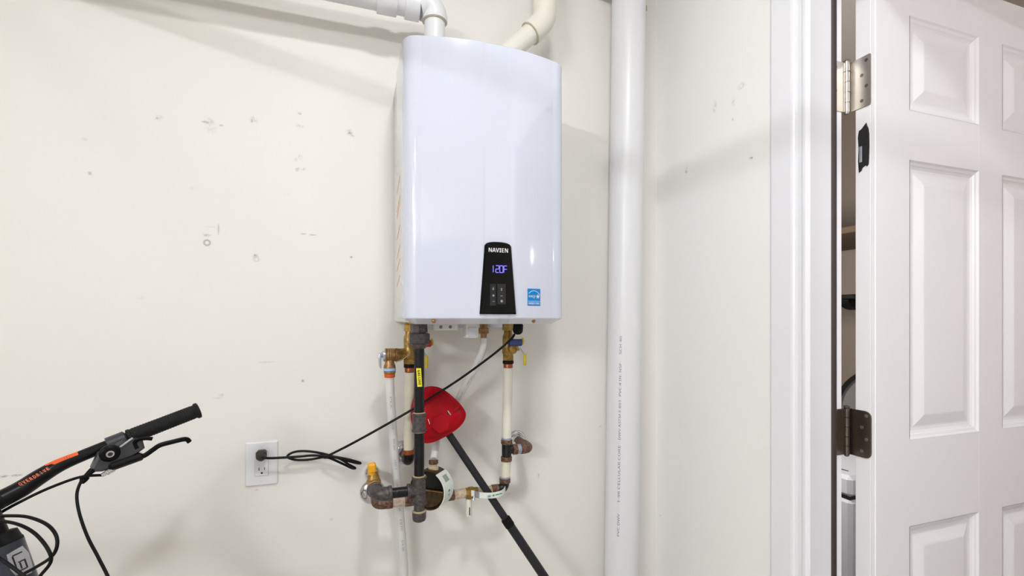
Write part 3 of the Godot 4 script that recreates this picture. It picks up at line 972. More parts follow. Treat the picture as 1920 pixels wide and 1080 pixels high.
# ------------------------------------------------------------------ white plastic vents
func build_vents() -> void:
	var t := thing("exhaust_pipe", "white plastic vent pipe leaving the heater top with an elbow to the left", "vent pipe", Vector3(0.2346, 1.9, 0.12))
	var x := 0.2346
	var z := 0.12
	var st := begin()
	tube(st, [Vector3(x, 1.9075, z), Vector3(x, 2.09, z)], 0.0300, 32)
	obj("riser", st, M.pvc, t)
	st = begin()
	lathe(st, Vector3(x, 2.0665, z), Vector3.UP, [[0, 0.0305], [0.0, 0.0362], [0.002, 0.0372], [0.016, 0.0372]], 32)
	var pts := []
	var rr := 0.030
	for k in 11:
		var a := PI / 2 * k / 10.0
		pts.append(Vector3(x - rr + cos(a) * rr, 2.080 + sin(a) * rr, z))
	# the bend keeps its bore
	tube(st, [Vector3(x, 2.072, z)] + pts + [Vector3(x - rr - 0.02, 2.100, z)], 0.0362, 32)
	lathe(st, Vector3(x - rr - 0.015, 2.100, z), Vector3.LEFT, [[0, 0.0372], [0.038, 0.0372], [0.040, 0.0362], [0.040, 0.0305]], 32)
	obj("elbow", st, M.pvc, t)
	st = begin()
	lathe(st, Vector3(x, 2.066, z), Vector3.UP, [[-0.0022, 0.0302], [-0.0014, 0.034], [0.0, 0.0345], [0.0006, 0.030]], 32)
	obj("cement_ring", st, M.primer, t)
	st = begin()
	tube(st, [Vector3(x - 0.05, 2.100, z), Vector3(-1.6, 2.100, z)], 0.0300, 32)
	obj("run", st, M.pvc, t)
	st = begin()
	lathe(st, Vector3(x - 0.108, 2.100, z), Vector3.LEFT, [[0, 0.0305], [0, 0.0352], [0.002, 0.0365], [0.052, 0.0365], [0.054, 0.0352], [0.054, 0.0305]], 32)
	obj("coupling", st, M.pvc, t)

	t = thing("intake_pipe", "cream plastic air pipe rising at a slant behind the heater's right top", "vent pipe", Vector3(0.38, 1.9, 0.12))
	st = begin()
	var d := Vector3(0.5793 - 0.43, 2.138 - 1.987, 0).normalized()
	var bend := Vector3(0.5805, 2.140, 0.12)
	tube(st, spline([Vector3(0.37, 1.912, 0.12), Vector3(0.37, 1.924, 0.12), Vector3(0.385, 1.943, 0.12), bend - d * 0.24], 6) + [bend - d * 0.05], 0.0300, 32)
	obj("slanted_run", st, M.pvc_cream, t)
	st = begin()
	var up := Vector3.UP
	var curve := []
	for k in 9:
		var f := k / 8.0
		var p := (bend - d * 0.030).lerp(bend, f).lerp(bend.lerp(bend + up * 0.030, f), f)
		curve.append(p)
	tube(st, [bend - d * 0.068] + curve + [bend + up * 0.066], 0.0366, 32)
	obj("elbow", st, M.pvc_cream, t)
	st = begin()
	lathe(st, bend - d * 0.068, -d, [[-0.001, 0.030], [-0.0004, 0.0355], [0.0016, 0.0345], [0.0024, 0.0302]], 32)
	obj("cement_ring", st, M.primer, t)
	st = begin()
	tube(st, [bend + up * 0.05, Vector3(0.5805, 2.70, 0.12)], 0.0300, 32)
	obj("riser", st, M.pvc_cream, t)

func build_drain_pipe() -> void:
	var t := thing("drain_pipe", "thick white plastic drain pipe standing floor to ceiling in the wall corner", "drain pipe", Vector3(0.90, 0, 0.075))
	var st := begin()
	var a := Vector3(0.8813, 0.0, 0.075)
	var b := Vector3(0.9215, 2.7, 0.075)
	tube(st, [a, b], 0.0572, 48)
	obj("pipe", st, M.pvc, t)
	st = begin()
	# strap high up on the wall behind the pipe
	for k in 1:
		var arc := []
		for i in 13:
			var an := PI * (-0.12 + 1.24 * i / 12.0)
			arc.append(Vector3(0.9205 - cos(an) * 0.0590, 2.352, 0.075 + sin(an) * 0.0590))
		tube(st, [Vector3(0.80, 2.352, 0.002), Vector3(0.852, 2.352, 0.006)] + arc + [Vector3(0.989, 2.352, 0.006), Vector3(1.04, 2.352, 0.002)], 0.010, 8, true, 0.14, Vector3(0, 0, 1))
	obj("strap", st, M.primer, t)
	# print along the pipe, reading upwards, on the side that faces left-front
	var up := (b - a).normalized()
	var n := Vector3(-0.70, 0, 0.714)
	var out := (n - up * n.dot(up)).normalized()
	# X of the text runs upwards, Y of the text points left
	var parts := [[0.515, 0.075, "PVC DWV"], [0.685, 0.19, "1-96 CELLULAR CORE"], [0.865, 0.13, "DWV ASTM F 891"], [1.0, 0.11, "PVC 4 IN. NSF"], [1.115, 0.06, "SCH 40"]]
	for p in parts:
		var c: Vector3 = a + (b - a) * (p[0] / 2.7) + out * 0.0574
		text("pipe_print", p[2], 0.0075, p[1], c, up, out.cross(up), M.ink, t)

# ------------------------------------------------------------------ gas
func ribbed(len: float, r: float, bead := 0.0022) -> Array:
	return [[0, r - 0.003], [0.0008, r + bead], [0.005, r + bead], [0.006, r], [len - 0.006, r], [len - 0.005, r + bead], [len - 0.0008, r + bead], [len, r - 0.003]]

func build_gas() -> void:
	var x := 0.1762
	var z := 0.22
	var t := thing("gas_pipe", "black iron gas pipe with union, tee and end cap under the heater", "gas pipe", Vector3(x, 0.66, 0.1))
	obj("union", lat(Vector3(x, 1.189, z), Vector3.DOWN, [[0, 0.021], [0.022, 0.0225], [0.0225, 0.018], [0.025, 0.018]], 8, true, 0.2), M.iron, t)
	obj("union_nut", lat(Vector3(x, 1.165, z), Vector3.DOWN, [[0, 0.024], [0.002, 0.0285], [0.027, 0.0285], [0.029, 0.024]], 8, true, 0.35), M.iron, t)
	obj("union_tail", lat(Vector3(x, 1.136, z), Vector3.DOWN, [[0, 0.0195], [0.008, 0.0195], [0.010, 0.0178], [0.013, 0.0145]], 24), M.iron, t)
	var st := begin()
	tube(st, [Vector3(x, 1.150, z), Vector3(x, 0.935, z)], 0.0134, 24)
	obj("riser", st, M.black_pipe, t)
	obj("coupling", lat(Vector3(x, 0.952, z), Vector3.DOWN, ribbed(0.050, 0.0178), 28), M.iron, t)
	obj("pipe_dope", lat(Vector3(x, 0.954, z), Vector3.DOWN, [[0, 0.0135], [0.0015, 0.0165], [0.003, 0.0165]], 20), M.dope, t)
	obj("pipe_dope", lat(Vector3(x, 0.9025, z), Vector3.DOWN, [[0, 0.0165], [0.002, 0.0162], [0.003, 0.0135]], 20), M.dope, t)
	st = begin()
	tube(st, [Vector3(x, 0.91, z), Vector3(x, 0.770, z)], 0.0134, 24)
	obj("riser", st, M.black_pipe, t)
	# tee
	st = begin()
	lathe(st, Vector3(x, 0.783, z), Vector3.DOWN, ribbed(0.074, 0.0176), 28)
	lathe(st, Vector3(x, 0.7455, z), Vector3.LEFT, [[0, 0.0165], [0.020, 0.0165], [0.024, 0.0195], [0.031, 0.0195], [0.032, 0.017]], 28)
	obj("tee", st, M.iron, t)
	obj("pipe_dope", lat(Vector3(x, 0.7855, z), Vector3.DOWN, [[0, 0.0135], [0.001, 0.0172], [0.003, 0.0172]], 20), M.dope, t)
	st = begin()
	lathe(st, Vector3(x, 0.712, z), Vector3.DOWN, [[0, 0.0134], [0.004, 0.0134], [0.0045, 0.0142], [0.022, 0.0142]], 20)
	obj("nipple", st, M.iron, t)
	obj("pipe_dope", lat(Vector3(x, 0.6925, z), Vector3.DOWN, [[0, 0.0142], [0.002, 0.0185], [0.0035, 0.0185]], 20), M.dope, t)
	obj("cap", lat(Vector3(x, 0.690, z), Vector3.DOWN, [[0, 0.0165], [0.001, 0.0188], [0.018, 0.0182], [0.024, 0.0165], [0.027, 0.0115], [0.028, 0.0]], 28), M.iron, t)
	st = begin()
	tube(st, [Vector3(x - 0.028, 0.7455, z), Vector3(0.095, 0.7455, z)], 0.0134, 24)
	obj("nipple", st, M.black_pipe, t)
	# elbow that turns to the wall
	st = begin()
	lathe(st, Vector3(0.106, 0.7455, z), Vector3.LEFT, [[0, 0.017], [0.001, 0.0205], [0.009, 0.0205], [0.011, 0.0178]], 28)
	var pts := []
	for k in 9:
		var a := PI / 2 * k / 8.0
		pts.append(Vector3(0.0945 - sin(a) * 0.030, 0.7455, z - 0.030 + cos(a) * 0.030))
	tube(st, [Vector3(0.1, 0.7455, z)] + pts + [Vector3(0.0645, 0.7455, z - 0.036)], 0.0182, 28)
	lathe(st, Vector3(0.0645, 0.7455, z - 0.033), Vector3.FORWARD, [[0, 0.0178], [0.002, 0.0205], [0.010, 0.0205], [0.011, 0.017]], 28)
	obj("elbow", st, M.iron, t)
	# gas cock between elbow and wall
	st = begin()
	tube(st, [Vector3(0.0645, 0.7455, z - 0.036), Vector3(0.0645, 0.7455, 0.001)], 0.0134, 24)
	obj("wall_stub", st, M.black_pipe, t)
	st = begin()
	lathe(st, Vector3(0.0645, 0.7455, 0.165), Vector3.FORWARD, [[0, 0.017], [0.001, 0.020], [0.016, 0.020], [0.022, 0.0165], [0.040, 0.0165], [0.046, 0.020], [0.060, 0.020], [0.061, 0.017]], 8, true)
	lathe(st, Vector3(0.0625, 0.750, 0.137), Vector3.UP, [[0, 0.016], [0.020, 0.0155], [0.024, 0.012], [0.034, 0.012]], 20)
	obj("gas_cock", st, M.brass, t, "brass shut-off valve")
	st = begin()
	box(st, Vector3(0.0585, 0.7925, 0.137), Vector3(0.0225, 0.026, 0.024), 0.004, Basis(Vector3(0, 0, 1), 0.05))
	lathe(st, Vector3(0.0600, 0.775, 0.137), Vector3.UP, [[0, 0.012], [0.006, 0.013]], 16)
	obj("valve_handle", st, M.yellow_orange, t, "yellow-orange valve handle")
	obj("escutcheon", lat(Vector3(0.0645, 0.7385, 0.001), Vector3(0, 0, 1), [[0, 0.0215], [0.003, 0.021], [0.007, 0.018], [0.010, 0.015], [0.011, 0.012]], 32), M.chrome, t, "chrome wall rosette")
	# yellow marker wrapped round the riser
	st = begin()
	var w := []
	for k in 7:
		w.append(-0.45 + 0.95 * k / 6.0)
	for k in 6:
		for s in [0.0134, 0.0139]:
			var n0 := Vector3(sin(w[k]) , 0, cos(w[k]))
			var n1 := Vector3(sin(w[k + 1]), 0, cos(w[k + 1]))
			n0 = n0.rotated(Vector3.UP, -0.16)
			n1 = n1.rotated(Vector3.UP, -0.16)
			var c0 := Vector3(x, 1.0725, z)
			var c1 := Vector3(x, 1.0235, z)
			var tw := 0.12
			quad(st, c0 + n0.rotated(Vector3.UP, -tw) * s, c0 + n1.rotated(Vector3.UP, -tw) * s, c1 + n1.rotated(Vector3.UP, tw) * s, c1 + n0.rotated(Vector3.UP, tw) * s, [n0, n1, n1, n0])
	obj("gas_label", st, M.label_yellow, t, "yellow sticker lettered GAS LINE")
	var on := Vector3(sin(-0.14), 0, cos(-0.14))
	text("gas_lettering", "GAS LINE", 0.0062, 0.040, Vector3(x, 1.048, z) + on * 0.0141, Vector3(0.06, -1, 0).normalized(), on.cross(Vector3(0.06, -1, 0).normalized()), M.slot, t, true)

# ------------------------------------------------------------------ hot side
func isolation_valve(t: Node3D, x: float, z: float, ytop: float, ybot: float, handle: Material, handle_name: String, hx: float) -> void:
	obj("inlet_nut", lat(Vector3(x, ytop, z), Vector3.DOWN, [[0, 0.0165], [0.001, 0.0178], [0.020, 0.0178], [0.021, 0.0165]], 6, true), M.brass, t)
	obj("valve_body", lat(Vector3(x, ytop - 0.019, z), Vector3.DOWN, [[0, 0.0125], [0.012, 0.013], [0.018, 0.0165], [0.032, 0.0172], [0.047, 0.0165], [0.054, 0.0185], [0.070, 0.0185], [0.075, 0.0155], [0.090, 0.0148]], 24), M.brass, t)
	obj("outlet_nut", lat(Vector3(x, ybot + 0.034, z), Vector3.DOWN, [[0, 0.0165], [0.001, 0.018], [0.015, 0.018], [0.016, 0.0165]], 6, true, 0.3), M.brass, t)
	obj("gasket", lat(Vector3(x, ybot + 0.018, z), Vector3.DOWN, [[0, 0.0155], [0.001, 0.0168], [0.009, 0.0168], [0.010, 0.015]], 24), M.rubber, t, "black sealing ring")
	obj("collar", lat(Vector3(x, ybot + 0.008, z), Vector3.DOWN, [[0, 0.0135], [0.001, 0.0142], [0.012, 0.0142], [0.013, 0.0125]], 24), M.copper, t, "copper collar")
	# main lever towards the right front
	var hc := Vector3(x + hx, ytop - 0.056, z + 0.026)
	var st := begin()
	lathe(st, Vector3(x, ytop - 0.056, z), Vector3(0.6, 0, 0.8), [[0.0, 0.0075], [0.028, 0.0075]], 16)
	obj("stem", st, M.brass, t)
	st = begin()
	box(st, hc + Vector3(0.0, 0, 0.004), Vector3(0.044, 0.0195, 0.013), 0.003)
	obj("handle", st, handle, t, handle_name)
	st = begin()
	tube(st, spline([hc + Vector3(0.021, 0.013, 0.006), hc + Vector3(0.0245, 0.004, 0.006), hc + Vector3(0.023, -0.006, 0.006)], 5), 0.0034, 10)
	obj("handle_tip", st, M.yellow, t, "yellow tip")
	# small purge cock below, with a hanging lever
	st = begin()
	lathe(st, Vector3(x, ytop - 0.070, z), Vector3(0.7, 0, 0.7), [[0.0, 0.010], [0.024, 0.010], [0.026, 0.0115], [0.036, 0.0115], [0.037, 0.009]], 20)
	obj("purge_cock", st, M.brass, t)
	obj("purge_cap", lat(Vector3(x + 0.026, ytop - 0.070, z + 0.026), Vector3(0.7, 0, 0.7), [[0, 0.0065], [0.008, 0.006], [0.009, 0.0]], 12), M.steel, t)
	st = begin()
	var lv := [Vector3(x + 0.030, ytop - 0.070, z + 0.028), Vector3(x + 0.036, ytop - 0.082, z + 0.030), Vector3(x + 0.043, ytop - 0.092, z + 0.031)]
	tube(st, spline(lv, 5), 0.0028, 8)
	tube(st, [Vector3(x + 0.030, ytop - 0.068, z + 0.028), Vector3(x + 0.040, ytop - 0.054, z + 0.03)], 0.0024, 8)
	obj("lever", st, M.steel, t)
	st = begin()
	tube(st, [Vector3(x + 0.043, ytop - 0.090, z + 0.031), Vector3(x + 0.0435, ytop - 0.096, z + 0.031), Vector3(x + 0.043, ytop - 0.122, z + 0.031), Vector3(x + 0.043, ytop - 0.126, z + 0.031)], [0.003, 0.0048, 0.0048, 0.003], 12)
	obj("lever_grip", st, M.yellow, t, "yellow lever grip")

func build_hot() -> void:
	var x := 0.1640
	var z := 0.110
	var t := thing("hot_water_valve", "brass shut-off valve with a red handle, half hidden behind the gas pipe", "valve", Vector3(x, 1.05, z))
	isolation_valve(t, x, z, 1.189, 1.055, M.red_handle, "red handle", 0.036)
	obj("side_port", lat(Vector3(x, 1.102, z), Vector3(-1, 0, 0.05), [[0.012, 0.0165], [0.030, 0.0165], [0.031, 0.015], [0.034, 0.015]], 24), M.brass, t)
	t = thing("relief_valve", "bronze relief valve with a silver test lever, left of the gas pipe", "valve", Vector3(0.106, 1.04, 0.135))
	var zr := 0.13
	obj("valve_body", lat(Vector3(0.1325, 1.102, zr), Vector3(-1, 0, 0), [[-0.004, 0.012], [0.0, 0.0175], [0.010, 0.0190], [0.012, 0.0172], [0.014, 0.0192], [0.017, 0.0175], [0.019, 0.0195], [0.022, 0.0175], [0.024, 0.0195], [0.027, 0.0178], [0.030, 0.0196], [0.033, 0.018], [0.036, 0.0196], [0.038, 0.018], [0.0385, 0.014]], 32), M.bronze, t)
	obj("end_cap", lat(Vector3(0.094, 1.100, zr), Vector3(-1, 0, 0), [[0, 0.0165], [0.005, 0.0160], [0.009, 0.010], [0.010, 0.0]], 24), M.steel, t, "silver end cap")
	var st := begin()
	box(st, Vector3(0.0805, 1.1015, zr + 0.004), Vector3(0.0085, 0.0125, 0.010), 0.002)
	tube(st, [Vector3(0.0805, 1.105, zr + 0.008), Vector3(0.0790, 1.095, zr + 0.010), Vector3(0.0800, 1.075, zr + 0.011), Vector3(0.0825, 1.066, zr + 0.011)], [0.005, 0.0045, 0.0036, 0.002], 10, true, 0.5, Vector3(0, 0, 1))
	obj("test_lever", st, M.steel, t, "silver test lever")
	obj("outlet", lat(Vector3(0.1065, 1.090, zr), Vector3.DOWN, [[0, 0.0125], [0.010, 0.0130], [0.016, 0.0150], [0.022, 0.0165], [0.0245, 0.0165]], 24), M.bronze, t)
	obj("outlet_ring", lat(Vector3(0.1065, 1.0660, zr), Vector3.DOWN, [[0, 0.0155], [0.001, 0.0170], [0.008, 0.0170], [0.009, 0.0155]], 24), M.ring_blue, t, "pale blue tape ring")
	obj("outlet_nut", lat(Vector3(0.1065, 1.0572, zr), Vector3.DOWN, [[0, 0.0165], [0.001, 0.0180], [0.0055, 0.0180], [0.0065, 0.015]], 6, true), M.bronze, t)
	obj("orange_collar", lat(Vector3(0.1065, 1.0508, zr), Vector3.DOWN, [[0, 0.0135], [0.001, 0.0148], [0.011, 0.0145], [0.012, 0.012]], 24), M.ring_orange, t, "orange collar")
	st = begin()
	tube(st, spline([Vector3(0.122, 1.083, zr + 0.016), Vector3(0.140, 1.090, zr + 0.022), Vector3(0.158, 1.106, zr + 0.028), Vector3(0.158, 1.120, zr + 0.020), Vector3(0.152, 1.135, 0.13)], 6), 0.0016, 6)
	obj("tag_wire", st, M.dope, t, "pale tag cord")
	# relief discharge tube that hangs to the floor
	t = thing("discharge_tube", "translucent white printed tube hanging from the relief valve to the floor", "tube", Vector3(0.12, 0, 0.3))
	var a := Vector3(0.1065, 1.042, zr)
	var b := Vector3(0.1470, 0.56, 0.060)
	st = begin()
	var path := spline([a, Vector3(0.1085, 1.0, 0.122), Vector3(0.1160, 0.90, 0.103), Vector3(0.1290, 0.75, 0.078), b, Vector3(0.1560, 0.40, 0.055), Vector3(0.158, 0.20, 0.055), Vector3(0.159, 0.0, 0.056)], 8)
	tube(st, path, 0.0122, 20)
	obj("tube", st, M.pex, t)
	var words := ["PEX", "100 PSI", "NSF-pw", "180 F", "SDR 9", "ASTM", "F876", "3/4 IN"]
	for k in words.size():
		var f := 0.97 - 0.062 * k
		var p := Vector3.ZERO
		var tn := Vector3.DOWN
		var ty := f
		for i in path.size() - 1:
			if path[i].y >= ty and path[i + 1].y < ty:
				p = path[i].lerp(path[i + 1], (path[i].y - ty) / (path[i].y - path[i + 1].y))
				tn = (path[i + 1] - path[i]).normalized()
		var o := Vector3(-0.02, 0, 1.0)
		o = (o - tn * o.dot(tn)).normalized()
		text("tube_print", words[k], 0.0062, 0.034, p + o * 0.0123, tn, o.cross(tn), M.ink_faint, t)
	# hot pipe into the wall
	t = thing("hot_water_pipe", "cream painted hot water pipe with elbow into the wall, behind the gas pipe", "water pipe", Vector3(0.163, 0.78, 0.05))
	st = begin()
	tube(st, [Vector3(x, 1.050, 0.108), Vector3(x - 0.0005, 0.815, 0.088)], 0.0142, 24)
	obj("riser", st, M.cream_pipe, t)
	obj("collar", lat(Vector3(x, 0.822, 0.0885), Vector3.DOWN, [[0, 0.0145], [0.001, 0.0165], [0.013, 0.0165], [0.014, 0.0145]], 24), M.copper, t, "copper collar")
	st = begin()
	tube(st, spline([Vector3(x, 0.812, 0.088), Vector3(x, 0.800, 0.087), Vector3(x, 0.788, 0.076), Vector3(x - 0.002, 0.785, 0.055)], 5), 0.0158, 24)
	obj("elbow", st, M.black_pipe, t, "dark elbow")
	st = begin()
	tube(st, [Vector3(x - 0.002, 0.785, 0.06), Vector3(x - 0.002, 0.785, 0.001)], 0.0135, 20)
	obj("wall_stub", st, M.copper_old, t)
	obj("escutcheon", lat(Vector3(x - 0.008, 0.790, 0.001), Vector3(0, 0, 1), [[0, 0.037], [0.003, 0.036], [0.014, 0.031], [0.020, 0.024], [0.021, 0.012]], 28), M.chrome, t, "chrome wall rosette")

# ------------------------------------------------------------------ cold side
func build_cold() -> void:
	var z := 0.12
	var t := thing("cold_water_valve", "brass shut-off valve with a blue handle under the heater's right side", "valve", Vector3(0.457, 1.04, 0.13))
	isolation_valve(t, 0.4565, 0.13, 1.189, 1.059, M.blue_handle, "blue handle", 0.013)
	obj("tee_port", lat(Vector3(0.4565, 1.112, 0.13), Vector3(0.3, 0, 1), [[0, 0.012], [0.020, 0.012], [0.021, 0.014], [0.028, 0.014], [0.029, 0.011]], 20), M.brass, t)
	t = thing("cold_water_pipe", "cream painted cold water pipe with copper fittings running left to the pump", "water pipe", Vector3(0.45, 0.68, 0.06))
	var st := begin()
	tube(st, [Vector3(0.4565, 1.055, 0.13), Vector3(0.4550, 0.825, z)], 0.0148, 24)
	obj("riser", st, M.painted_pipe, t)
	# tee towards the wall elbow
	var y := 0.803
	obj("collar", lat(Vector3(0.4550, 0.834, z), Vector3.DOWN, [[-0.006, 0.0149], [-0.005, 0.0152], [0, 0.0152], [0.001, 0.0172], [0.012, 0.0172], [0.013, 0.0150]], 24), M.copper_old, t)
	obj("solder_ring", lat(Vector3(0.4550, 0.8415, z), Vector3.DOWN, [[0, 0.0150], [0.001, 0.0158], [0.006, 0.0158], [0.007, 0.0150]], 24), M.solder, t)
	st = begin()
	lathe(st, Vector3(0.4550, 0.824, z), Vector3.DOWN, [[0, 0.0148], [0.044, 0.0148]], 24)
	lathe(st, Vector3(0.4550, y, z), Vector3.RIGHT, [[0, 0.0135], [0.022, 0.0135]], 24)
	obj("tee", st, M.pump_black, t, "dark tee")
	obj("collar", lat(Vector3(0.4545, 0.783, z), Vector3.DOWN, [[0, 0.0150], [0.001, 0.0170], [0.014, 0.0170], [0.015, 0.0145]], 24), M.copper_old, t)
	obj("side_collar", lat(Vector3(0.474, y - 0.001, z), Vector3.RIGHT, [[0, 0.013], [0.001, 0.0160], [0.014, 0.0160], [0.015, 0.0135], [0.026, 0.0135], [0.027, 0.016], [0.038, 0.016]], 24), M.copper_old, t)
	obj("solder_ring", lat(Vector3(0.488, y - 0.001, z), Vector3.RIGHT, [[0, 0.0135], [0.001, 0.0146], [0.012, 0.0146], [0.013, 0.0135]], 24), M.solder, t)
	st = begin()
	var pts := []
	for k in 9:
		var a := PI / 2 * k / 8.0
		pts.append(Vector3(0.512 + sin(a) * 0.016, y - 0.001, z - 0.016 + cos(a) * 0.016))
	tube(st, [Vector3(0.505, y - 0.001, z)] + pts + [Vector3(0.528, y - 0.001, 0.075)], 0.0158, 24)
	obj("elbow", st, M.copper_old, t)
	st = begin()
	tube(st, [Vector3(0.528, y - 0.001, 0.08), Vector3(0.528, y - 0.001, 0.001)], 0.0135, 20)
	obj("wall_stub", st, M.copper_old, t)
	obj("escutcheon", lat(Vector3(0.5285, y - 0.006, 0.001), Vector3(0, 0, 1), [[0, 0.034], [0.003, 0.033], [0.006, 0.029], [0.007, 0.025], [0.006, 0.022], [0.022, 0.018], [0.024, 0.012]], 28), M.chrome, t, "chrome wall rosette")
	# drop to the lower elbow
	st = begin()
	tube(st, [Vector3(0.4545, 0.775, z), Vector3(0.4500, 0.715, z)], 0.0145, 24)
	obj("riser", st, M.cream_pipe, t)
	obj("collar", lat(Vector3(0.4495, 0.717, z), Vector3.DOWN, [[0, 0.0148], [0.001, 0.0170], [0.013, 0.0170], [0.014, 0.0145]], 24), M.copper_old, t)
	obj("solder_ring", lat(Vector3(0.4500, 0.7225, z), Vector3.DOWN, [[0, 0.0146], [0.001, 0.0156], [0.005, 0.0156], [0.006, 0.0146]], 24), M.solder, t)
	var yl := 0.685
	st = begin()
	pts = []
	for k in 9:
		var a := PI / 2 * k / 8.0
		pts.append(Vector3(0.432 + cos(a) * 0.016, yl + 0.016 - sin(a) * 0.016, z))
	tube(st, [Vector3(0.4485, 0.708, z)] + pts + [Vector3(0.424, yl, z)], 0.0150, 24)
	obj("elbow", st, M.pump_black, t, "dark elbow")
	obj("collar", lat(Vector3(0.428, yl, z), Vector3.LEFT, [[0, 0.0135], [0.001, 0.0155], [0.020, 0.0155], [0.021, 0.013]], 24), M.copper_old, t)
	st = begin()
	tube(st, [Vector3(0.41, yl, z), Vector3(0.335, yl, z)], 0.0130, 24)
	obj("branch", st, M.tan_pipe, t)
	obj("union_nut", lat(Vector3(0.350, yl, z), Vector3.LEFT, [[-0.014, 0.013], [-0.012, 0.0150], [0, 0.0152], [0.001, 0.0180], [0.014, 0.0180], [0.015, 0.0155], [0.024, 0.0155]], 8, true), M.brass, t)
	st = begin()
	tube(st, [Vector3(0.33, yl, z), Vector3(0.262, yl, z)], 0.0140, 24)
	obj("branch", st, M.tan_pipe, t)
	obj("collar", lat(Vector3(0.292, yl, z), Vector3.LEFT, [[0, 0.0142], [0.001, 0.0162], [0.018, 0.0162], [0.019, 0.014]], 24), M.copper_old, t)
	obj("drain_stub", lat(Vector3(0.3365, 0.668, z), Vector3.DOWN, [[0, 0.009], [0.050, 0.0095], [0.051, 0.007]], 16), M.painted_pipe, t)
	obj("drain_slot", bx(Vector3(0.3350, 0.622, z + 0.0085), Vector3(0.3378, 0.645, z + 0.0098)), M.slot, t)
	# left of the pump
	st = begin()
	tube(st, [Vector3(0.205, yl, z), Vector3(0.085, yl, z)], 0.0145, 24)
	obj("branch", st, M.tan_pipe, t)
	obj("collar", lat(Vector3(0.172, yl, z), Vector3.LEFT, [[0, 0.0148], [0.001, 0.0175], [0.022, 0.0175], [0.023, 0.0148]], 24), M.copper_old, t)
	obj("collar", lat(Vector3(0.116, yl, z), Vector3.LEFT, [[0, 0.0148], [0.001, 0.0172], [0.018, 0.0172], [0.019, 0.015]], 24), M.copper_old, t)
	st = begin()
	pts = []
	for k in 9:
		var a := PI / 2 * k / 8.0
		pts.append(Vector3(0.092 - sin(a) * 0.018, yl, z - 0.018 + cos(a) * 0.018))
	tube(st, [Vector3(0.10, yl, z)] + pts + [Vector3(0.074, yl, 0.07)], 0.0165, 24)
	obj("elbow", st, M.copper_old, t)
	st = begin()
	tube(st, [Vector3(0.074, yl, 0.075), Vector3(0.074, yl, 0.001)], 0.0145, 20)
	obj("wall_stub", st, M.copper_old, t)

	obj("escutcheon", lat(Vector3(0.066, 0.679, 0.001), Vector3(0, 0, 1), [[0, 0.037], [0.003, 0.036], [0.008, 0.028], [0.011, 0.019], [0.012, 0.012]], 32), M.chrome, t, "chrome wall rosette")

	# circulator pump behind the gas tee
	t = thing("circulator_pump", "small round circulator pump with a white label band, behind the gas tee", "pump", Vector3(0.235, 0.65, 0.14))
	var c := Vector3(0.2100, 0.7180, 0.150)
	var ax := Vector3(-0.62, 0.0, 0.785).normalized()
	st = begin()
	lathe(st, c, ax, [[-0.055, 0.040], [-0.050, 0.054], [0.0, 0.0570], [0.003, 0.0565], [0.0035, 0.0545], [0.001, 0.0530], [-0.012, 0.052]], 40)
	obj("drum", st, M.pump_brown, t)
	# black upper half of the face, brown glazed lower half
	var U := Vector3.UP
	var S := U.cross(ax).normalized()
	var up_half := []
	var lo_half := []
	for k in 17:
		var a := PI * k / 16.0
		up_half.append(Vector2(cos(a), sin(a)) * 0.0515)
		lo_half.append(Vector2(cos(a), -sin(a)) * 0.0515)
	st = begin()
	prism(st, up_half, c - ax * 0.012, S, U, ax, 0.006, 0.001)
	obj("motor_face", st, M.pump_black, t, "black upper face")
	st = begin()
	prism(st, lo_half, c - ax * 0.012, S, U, ax, 0.012, 0.003)
	obj("lower_face", st, M.pump_brown, t, "brown lower face")
	st = begin()
	box(st, c + ax * 0.0004 - U * 0.001, Vector3(0.098, 0.0035, 0.006), 0.001, Basis(S, U, ax))
	obj("face_line", st, M.bronze, t)
	# label band wrapped round the right side of the drum
	st = begin()
	for k in 14:
		var a0 := -0.75 + 1.75 * k / 14.0
		var a1 := -0.75 + 1.75 * (k + 1) / 14.0
		var r := 0.0586
		var e0: Vector3 = S * cos(a0) + U * sin(a0)
		var e1: Vector3 = S * cos(a1) + U * sin(a1)
		quad(st, c + e0 * r + ax * 0.010, c + e1 * r + ax * 0.010, c + e1 * r - ax * 0.045, c + e0 * r - ax * 0.045, [e0, e1, e1, e0])
		quad(st, c + e0 * (r - 0.001) + ax * 0.010, c + e1 * (r - 0.001) + ax * 0.010, c + e1 * (r - 0.001) - ax * 0.045, c + e0 * (r - 0.001) - ax * 0.045, [-e0, -e1, -e1, -e0])
		flat_quad(st, c + e0 * r + ax * 0.010, c + e1 * r + ax * 0.010, c + e1 * (r - 0.0025) + ax * 0.010, c + e0 * (r - 0.0025) + ax * 0.010, ax)
	obj("label_band", st, M.paper, t, "white printed label band")
	for q in [[0.62, M.print_grey, 0.020, 0.022], [0.0, M.print_green, 0.006, 0.010], [-0.2, M.print_green, 0.006, 0.005]]:
		var e: Vector3 = S * cos(q[0]) + U * sin(q[0])
		var tv: Vector3 = -S * sin(q[0]) + U * cos(q[0])
		st = begin()
		box(st, c + e * 0.0586 - ax * 0.018, Vector3(q[3], q[2], 0.0008), 0.0, Basis(ax, tv, ax.cross(tv)))
		obj("label_print", st, q[1], t)
	# top fitting
	st = begin()
	lathe(st, Vector3(0.228, 0.765, 0.135), Vector3(0.02, 1, -0.05), [[0, 0.015], [0.012, 0.015], [0.014, 0.011], [0.026, 0.011]], 20)
	obj("top_fitting", st, M.paper_beige, t)
	obj("top_collar", lat(Vector3(0.2285, 0.786, 0.134), Vector3(0.02, 1, -0.05), [[0, 0.0125], [0.001, 0.0135], [0.010, 0.0135], [0.011, 0.012]], 20), M.copper_old, t)
